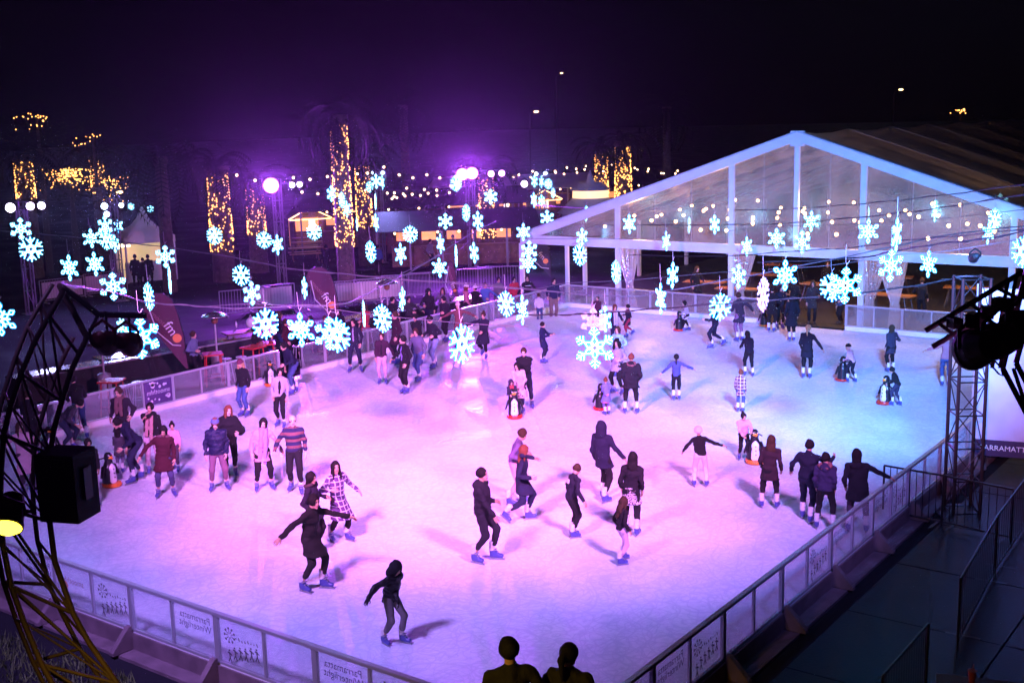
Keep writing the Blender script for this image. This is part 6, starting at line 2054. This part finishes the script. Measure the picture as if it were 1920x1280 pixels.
sk('little girl in blue dress with pink frill pushing a dark penguin', 1138, 777, .98, -155, top=('dress', (.13, .14, .38), 'plain'), legs_col=(.10, .08, .24), stance='stand', arms=('push', 'out'), hair=('bun', 'auburn'), skirt=(-.42, (.55, .18, .30), 'plain'), lean=8)
sk('girl in blue jacket skating away with arms held out', 1268, 750, 1.28, 182, top=('jacket', (.05, .06, .20), 'plain'), legs_col=BLK, stance='stand', arms=('out', 'wide'), hair=('pony', 'black'))
sk('child in pale coat bending over a dark penguin near the far barrier', 1288, 620, 1.12, -88, top=('coat', (.45, .40, .48), 'plain'), legs_col=BLK, stance='step', arms=('push', 'push'), hair=('bob', 'black'), lean=14)
sk('dark-clothed skater striding left below an asterisk flake', 1340, 652, 1.56, -84, top=('jacket', (.018, .018, .04), 'plain'), legs_col=(.018, .018, .045), stance='stride', arms=('fwd', 'out'), hair=('pony', 'brown'), lean=8)
sk('tall man in brown jacket and mauve trousers near the tent column', 1387, 640, 1.70, -150, top=('coat', (.05, .035, .06), 'plain'), legs_col=(.20, .10, .18), stance='stand', arms=('bend', 'out'), hair=('short', 'brown'))
sk('hunched person in black jacket below the tall man in brown', 1404, 705, 1.38, -165, top=('jacket', (.014, .012, .03), 'plain'), legs_col=BLK, stance='step', arms=('bend', 'push'), hair=('bob', 'black'), lean=18)
sk('small child in patterned red brown coat and jeans', 1388, 772, 1.12, 172, top=('coat', (.15, .07, .10), 'plaid'), legs_col=(.05, .08, .20), stance='stand', arms=('down', 'down'), hair=('bun', 'auburn'))
sk('person in black coat at the left of the group by the tent mouth', 1446, 622, 1.62, 165, top=('coat', BLK, 'plain'), legs_col=BLK, stance='stand', arms=('down', 'bend'), hair=('bun', 'black'))
sk('person in dark jacket behind the group by the tent mouth', 1462, 616, 1.58, 20, top=('jacket', (.02, .02, .04), 'plain'), legs_col=BLK, stance='stand', arms=('bend', 'down'), hair=('bob', 'black'))
sk('person in ankle-length black coat by the tent mouth', 1484, 640, 1.62, 190, top=('longcoat', (.012, .013, .025), 'plain'), legs_col=BLK, stance='close', arms=('down', 'down'), hair=('bob', 'black'))
sk('woman in flared black coat with red-blond ponytail seen from behind', 1512, 709, 1.60, 172, top=('coat', (.014, .014, .03), 'plain'), legs_col=BLK, stance='stand', arms=('down', 'hold'), hair=('pony', 'blond'))
sk('child in pink jacket and dark trousers pushing a dark penguin at right', 1596, 716, 1.12, -128, top=('jacket', (.55, .33, .40), 'plain'), legs_col=(.02, .02, .04), stance='step', arms=('push', 'push'), hair=None, hat=('beanie', BLK), lean=20)
sk('slim woman in grey jacket and black leggings skating away', 1670, 697, 1.42, -152, top=('coat', (.055, .05, .09), 'plain'), legs_col=BLK, stance='stand', arms=('down', 'bend'), hair=('long', 'brown'), head=(-25, 0))
sk('child in black jacket hugging a white penguin near the right tower', 1680, 760, 1.06, -112, top=('jacket', BLK, 'plain'), legs_col=(.05, .05, .10), stance='step', arms=('push', 'fwd'), hair=('short', 'black'), lean=24)
sk('person in pink jacket reaching left behind the truss tower', 1772, 724, 1.48, 184, top=('jacket', (.40, .16, .20), 'plain'), legs_col=(.05, .07, .18), stance='stand', arms=('wide', 'out'), hair=('short', 'brown'))
# ---- right front
sk('child in black sweater and white leggings with pale helmet, arms spread', 1313, 912, 1.30, 180, top=('sweater', BLK, 'plain'), legs_col=(.55, .50, .60), stance='wide', arms=('out', 'wide'), hair=None, hat=('helmet', (.60, .50, .56)), **FINE)
sk('girl in pink padded jacket leaning over a white penguin', 1394, 862, 1.14, 16, top=('puffer', (.62, .32, .42), 'plain'), legs_col=BLK, stance='step', arms=('fwd', 'push'), hair=('bun', 'black'), lean=14, **FINE)
sk('woman in long brown jacket and black leggings seen from behind', 1442, 952, 1.50, 178, top=('coat', (.045, .022, .03), 'plain'), legs_col=BLK, stance='wide', arms=('down', 'down'), hair=('long', 'brown'), **FINE)
sk('man in navy sweater with one arm round his companion', 1512, 976, 1.62, 168, top=('sweater', (.014, .015, .04), 'plain'), legs_col=(.015, .018, .05), stance='step', arms=('hold', 'hug'), hair=('short', 'black'), girth=1.12, **FINE)
sk('woman in purple fur-trimmed hoodie held by the man in navy', 1546, 992, 1.50, 172, top=('hoodie', (.045, .035, .10), 'plain'), legs_col=BLK, stance='wide', arms=('down', 'down'), hair=('short', 'black'), fur=(.22, .09, .09), girth=1.12, **FINE)
sk('person in hooded black coat gripping the right barrier rail', 1607, 997, 1.60, 180, top=('coat', (.012, .011, .02), 'plain'), legs_col=(.08, .05, .09), stance='wide', arms=('down', (.42, .12, -.34)), hair=('bob', 'black'), hood_down=True, girth=1.2, **FINE)
sk('person in navy parka with hood up turned away in mid ice', 1132, 938, 1.66, 148, top=('parka', (.016, .016, .05), 'plain'), legs_col=BLK, stance='step', arms=('down', 'hold'), hat=('hood', (.016, .016, .05)), **FINE)
sk('woman in black top and white patterned skirt seen from behind', 1184, 1000, 1.60, 178, top=('sweater', (.016, .012, .02), 'plain'), legs_col=BLK, stance='step', arms=('down', 'down'), hair=('long', 'black'), skirt=(-.34, (.60, .52, .60), 'zigzag'), **FINE)
sk('girl in black leather jacket and pale pink trousers', 1166, 1055, 1.20, 128, top=('jacket', (.02, .014, .02), 'plain'), legs_col=(.55, .38, .48), stance='step', arms=('down', 'down'), hair=('long', 'brown'), lean=6, head=(0, 14), **FINE)
sk('boy in dark tracksuit with white patch on his back', 1074, 1007, 1.42, 118, top=('jacket', (.02, .018, .04), 'plain'), legs_col=BLK, stance='close', arms=('hold', 'hold'), hair=('crop', 'brown'), lean=12, head=(0, 22), graphic=(-.02, -.145, .36, .11, .10, WHT, None), **FINE)
sk('man in mauve jacket and pale trousers behind a woman with auburn hair', 968, 944, 1.62, 84, top=('jacket', (.12, .08, .18), 'plain'), legs_col=(.50, .30, .36), stance='step', arms=('bend', 'bend'), hair=('short', 'brown'), lean=16, head=(0, 14), **FINE)
sk('woman in navy coat with long auburn hair striding right', 980, 977, 1.60, 92, top=('coat', (.018, .02, .06), 'plain'), legs_col=(.02, .025, .07), stance='stride', arms=('face', 'bend'), hair=('long', 'auburn'), lean=6, **FINE)
sk('heavy-set man in black hooded jacket facing right with hands together', 908, 1052, 1.75, 74, top=('hoodie', (.022, .018, .03), 'plain'), legs_col=(.025, .022, .035), stance='step', arms=('belly', 'low'), hair=('crop', 'black'), girth=1.22, **FINE)

# ---- penguins
penguin('dark penguin aid with orange foot beside the small child in grey', 207, 910, 40)
penguin('penguin aid with orange beak half hidden by the near truss', 96, 856, 20)
penguin('white-fronted penguin aid standing at the left barrier gate', 508, 722, 10, 1.0)
penguin('white-fronted penguin aid with red foot pushed by the tiny hooded child', 965, 782, 0, 1.0, True)
penguin('dark penguin aid in front of the little girl in blue', 1127, 768, 200, .95, True)
penguin('dark penguin aid under the child in pale coat at the far barrier', 1274, 620, -150, .95, True)
penguin('dark penguin aid in front of the child in pink jacket at right', 1580, 714, -150, .95, True)
penguin('white-fronted penguin aid hugged by the child in black near the tower', 1661, 756, -40, 1.0, True)
penguin('white-fronted penguin aid under the girl in pink padded jacket', 1414, 866, 12, 1.0)
penguin('penguin aid left of the group by the tent mouth', 1433, 612, 170, .95)


# ------------------------------------------------------------------ spectators
def sp_(label, px, py, H, f, z=GZ, **kw):
    kw.setdefault('vox', .03)
    kw.setdefault('group', 'spectators behind the barriers')
    return person(label, on_z(px, py, z), H, f, skates=False, **kw)


sp_('spectator in grey blue shirt standing right of the maroon feather flag', 368, 716, 1.68, 60, top=('jacket', (.14, .18, .28), 'plain'), legs_col=BLK, hair=('short', 'brown'), arms=('down', 'bend'))
rnd = random.Random(11)
crowd = [(482, 700, 'spectator in black top beside the pale handbag', 'black', 1.6), (512, 694, 'child spectator in blue jacket looking over the gate', 'bob', 1.25), (540, 683, 'spectator in maroon coat right of the barrier gate', 'brown', 1.6),
         (528, 672, 'spectator with brown hair behind the barrier gate', 'brown', 1.7), (572, 688, 'seated-height child in navy behind the barrier glass', 'black', 1.1), (590, 676, 'spectator in purple jacket behind the open flake', 'black', 1.6),
         (612, 670, 'spectator in blue jumper leaning on the left rail', 'brown', 1.5), (640, 662, 'spectator in dark coat left of the tall skater', 'black', 1.65), (688, 650, 'spectator in red top behind the edge-on flake', 'brown', 1.6),
         (738, 640, 'spectator in dark jacket by the far patio heater', 'black', 1.7), (770, 632, 'spectator with pale face left of the dark group', 'black', 1.6), (806, 622, 'spectator in black hood behind the dark group', 'black', 1.7),
         (830, 616, 'spectator in patterned shirt behind the dark group', 'brown', 1.65), (892, 606, 'spectator in dark jacket with white bobble hat', 'black', 1.55), (912, 602, 'spectator in bright blue jacket at the rail', 'brown', 1.6), (876, 606, 'spectator in pink top beside the bobble hat', 'auburn', 1.6),
         (935, 592, 'spectator in grey jacket left of the flake pair', 'black', 1.65)]
pal = [BLK, (.06, .09, .25), MAR, (.05, .03, .05), NAVY, PURP, (.05, .09, .2), BLK, (.3, .04, .05), BLK, CHAR, BLK, (.12, .10, .16), BLK, (.06, .14, .35), (.5, .2, .26), (.12, .12, .14)]
for i, (px, py, lab, hcol, H) in enumerate(crowd):
    sp_(lab, px, py, H, rnd.choice([-30, 10, 40, 80, 20]), top=(rnd.choice(['jacket', 'hoodie', 'coat']), pal[i], 'plain'), legs_col=rnd.choice([BLK, NAVY, JEAN]), hair=(('bob' if hcol == 'bob' else rnd.choice(['short', 'long', 'bob', 'short'])), 'black' if hcol == 'bob' else hcol),
        arms=(rnd.choice(['rail', 'belly', 'bend', 'down']), rnd.choice(['belly', 'bend', 'down'])), hat=('pompom', WHT) if 'bobble' in lab else (('hood', BLK) if 'hood' in lab else None))
sp_('spectator in red jacket left of the tracksuit at the far left corner', 966, 590, 1.62, 20, top=('jacket', (.45, .03, .04), 'plain'), legs_col=BLK, hair=('short', 'black'))
sp_('spectator in black tracksuit with white stripes at the far left corner', 990, 592, 1.72, 10, top=('jacket', BLK, 'plain'), legs_col=BLK, hair=('short', 'black'), arms=('hold', 'hold'), graphic=(0, .13, .36, .26, .02, WHT, None))
sp_('child in white jacket standing at the far left corner', 1012, 606, 1.22, 175, top=('jacket', (.5, .48, .52), 'plain'), legs_col=(.04, .06, .14), hair=('short', 'brown'))
sp_('tall spectator in navy jacket and khaki trousers at the rink corner', 1038, 600, 1.74, 10, top=('jacket', (.02, .025, .07), 'plain'), legs_col=(.16, .11, .09), hair=('short', 'black'), arms=('pocket', 'pocket'))
for i, (x, y, lab) in enumerate(((9.2, 32.2, 'dark spectator standing in the tent mouth at left'), (10.1, 31.8, 'spectator with pale face standing in the tent mouth'), (11.0, 32.4, 'spectator in blue top crouching by the tent mouth'),
                                (4.2, 33.8, 'diner in dark coat at a tent table near the second column'), (5.4, 35.6, 'diner in brown at a tent table behind the far barrier'), (7.9, 34.4, 'diner in grey left of the middle tent column'), (8.4, 37.6, 'diner far back in the middle of the tent'), (13.4, 34.2, 'diner in black right of the tent curtain'), (19.0, 34.0, 'diner in dark red behind the tall tent table'), (6.2, 38.2, 'diner far back at left in the tent'))):
    person(lab, (x, y, GZ + .04), 1.68 if i != 2 else 1.3, rnd.choice([0, 40, -50, 160]), top=(rnd.choice(['jacket', 'coat']), [BLK, CHAR, (.05, .1, .2), BLK, (.10, .05, .03), GREY, BLK, BLK, MAR, NAVY][i], 'plain'), legs_col=BLK, hair=(rnd.choice(['short', 'bob', 'long']), 'brown'),
           arms=('bend', 'down'), skates=False, group='people in and before the tent', vox=.03)
for i, (px, lab) in enumerate(((236, 'dark figure at left before the pagoda counter'), (262, 'dark figure at right before the pagoda counter'), (249, 'shorter figure between the two at the pagoda counter'))):
    Pq = stand(px, 62.5)
    person(lab, (*Pq, GZ), (1.75, 1.7, 1.55)[i], 175, top=('coat', BLK, 'plain'), legs_col=BLK, skates=False, group='people at the market', vox=.035, hair=('short', 'black'))
for i, (px, d, lab) in enumerate(((722, 69, 'market visitor in red top below the flake mast'), (925, 72, 'market visitor in lime green vest by the small hut'), (600, 63, 'market visitor in dark coat near the first hut'), (800, 64, 'market visitor in grey before the bar shelter'), (845, 66, 'market visitor in brown before the bar shelter'), (700, 62, 'market visitor in blue behind the tall palm'))):
    Pq = stand(px, d)
    person(lab, (*Pq, GZ), 1.7, rnd.choice([0, 60, 170]), top=('jacket', [(.4, .03, .06), (.35, .7, .08), BLK, GREY, (.12, .06, .04), (.05, .1, .3)][i], 'plain'), legs_col=BLK, skates=False, group='people at the market', vox=.035, hair=('short', 'black'))

# two people with their backs to the viewer on the near viewing platform
PZ = .95
dk = MB(); dk.box((21.6, -2.2, PZ - .06), (5.6, 4.2, .12))
plat = tag(dk.build('viewing_platform', mat('dark_decking', (.06, .055, .05), .5, 0, .3, 2)), kind='structure')
for x in (19.0, 21.6, 24.2):
    for y in (-4.1, -.3):
        b_ = MB(); b_.box((x, y, (GZ + PZ - .12) / 2), (.12, .12, PZ - .12 - GZ)); b_.build('support_post', black_m, plat)
for px, py, d, lab, hr, kw in ((957, 1192, 11.9, 'man in dark sweater seen from behind at the bottom of the picture', ('short', 'black'), dict(H=1.72)), (1066, 1202, 12.0, 'woman with tied back hair seen from behind at the bottom of the picture', ('pony', 'black'), dict(H=1.64))):
    Pq = far(px, py, d)
    H = Pq[2] - PZ
    person(lab, (Pq[0], Pq[1], PZ), H * 1.015, 182 if px < 1000 else 176, top=('sweater', (.035, .03, .015), 'plain'), legs_col=BLK, skates=False, group='spectators on the near platform', vox=.016, hair=hr, arms=('bend', 'bend'), girth=1.05)
# small things at the lower right edge
P_ = far(1823, 1262, 12.5)
tb = thing('drinks_table', 'dark drinks table top at the lower right edge of the picture', 'table', (P_[0] + .3, P_[1], GZ))
zt_ = P_[2] - .09
MB().box((P_[0] + .3, P_[1] - .2, zt_ - .02), (1.1, .8, .04), .3).build('table_top', mat('dark_red_top', (.08, .02, .02), .3), tb)
for dx, dy in ((-.1, -.45), (.7, -.3), (-.15, 0), (.65, .1)):
    MB().tube([(P_[0] + dx, P_[1] + dy, GZ), (P_[0] + dx, P_[1] + dy, zt_ - .04)], .025, 6).build('leg', black_m, tb)
mb = MB(); mb.lathe([(.028, 0), (.042, .12), (.045, .122)], (P_[0], P_[1], zt_ + .001), 14); mb.tube([(P_[0], P_[1], zt_ + .12), (P_[0] + .01, P_[1], zt_ + .19)], .004, 5)
tag(mb.build('drink_cup', mat('red_cup', (.4, .06, .05), .3), smooth=False), 'red drink cup with straw at the lower right', 'cup')

# thin mist added so that the lamps show a glow around them
hz = MB(); hz.box((-10, 50, 14), (290, 240, 34))
hm = bpy.data.materials.new('added_glow_mist')
hm.use_nodes = True
hm.cycles.volume_sampling = 'EQUIANGULAR'
hm.node_tree.nodes.clear()
ho = hm.node_tree.nodes.new('ShaderNodeOutputMaterial')
hv = hm.node_tree.nodes.new('ShaderNodeVolumePrincipled')
hv.inputs['Color'].default_value = (.9, .9, .95, 1)
hv.inputs['Density'].default_value = 0.00022
hv.inputs['Anisotropy'].default_value = 0.9
hm.node_tree.links.new(hv.outputs[0], ho.inputs['Volume'])
h_ = hz.build('haze', hm)
tag(h_, 'thin mist added for the glow of the stage lanterns', 'haze', kind='stuff')
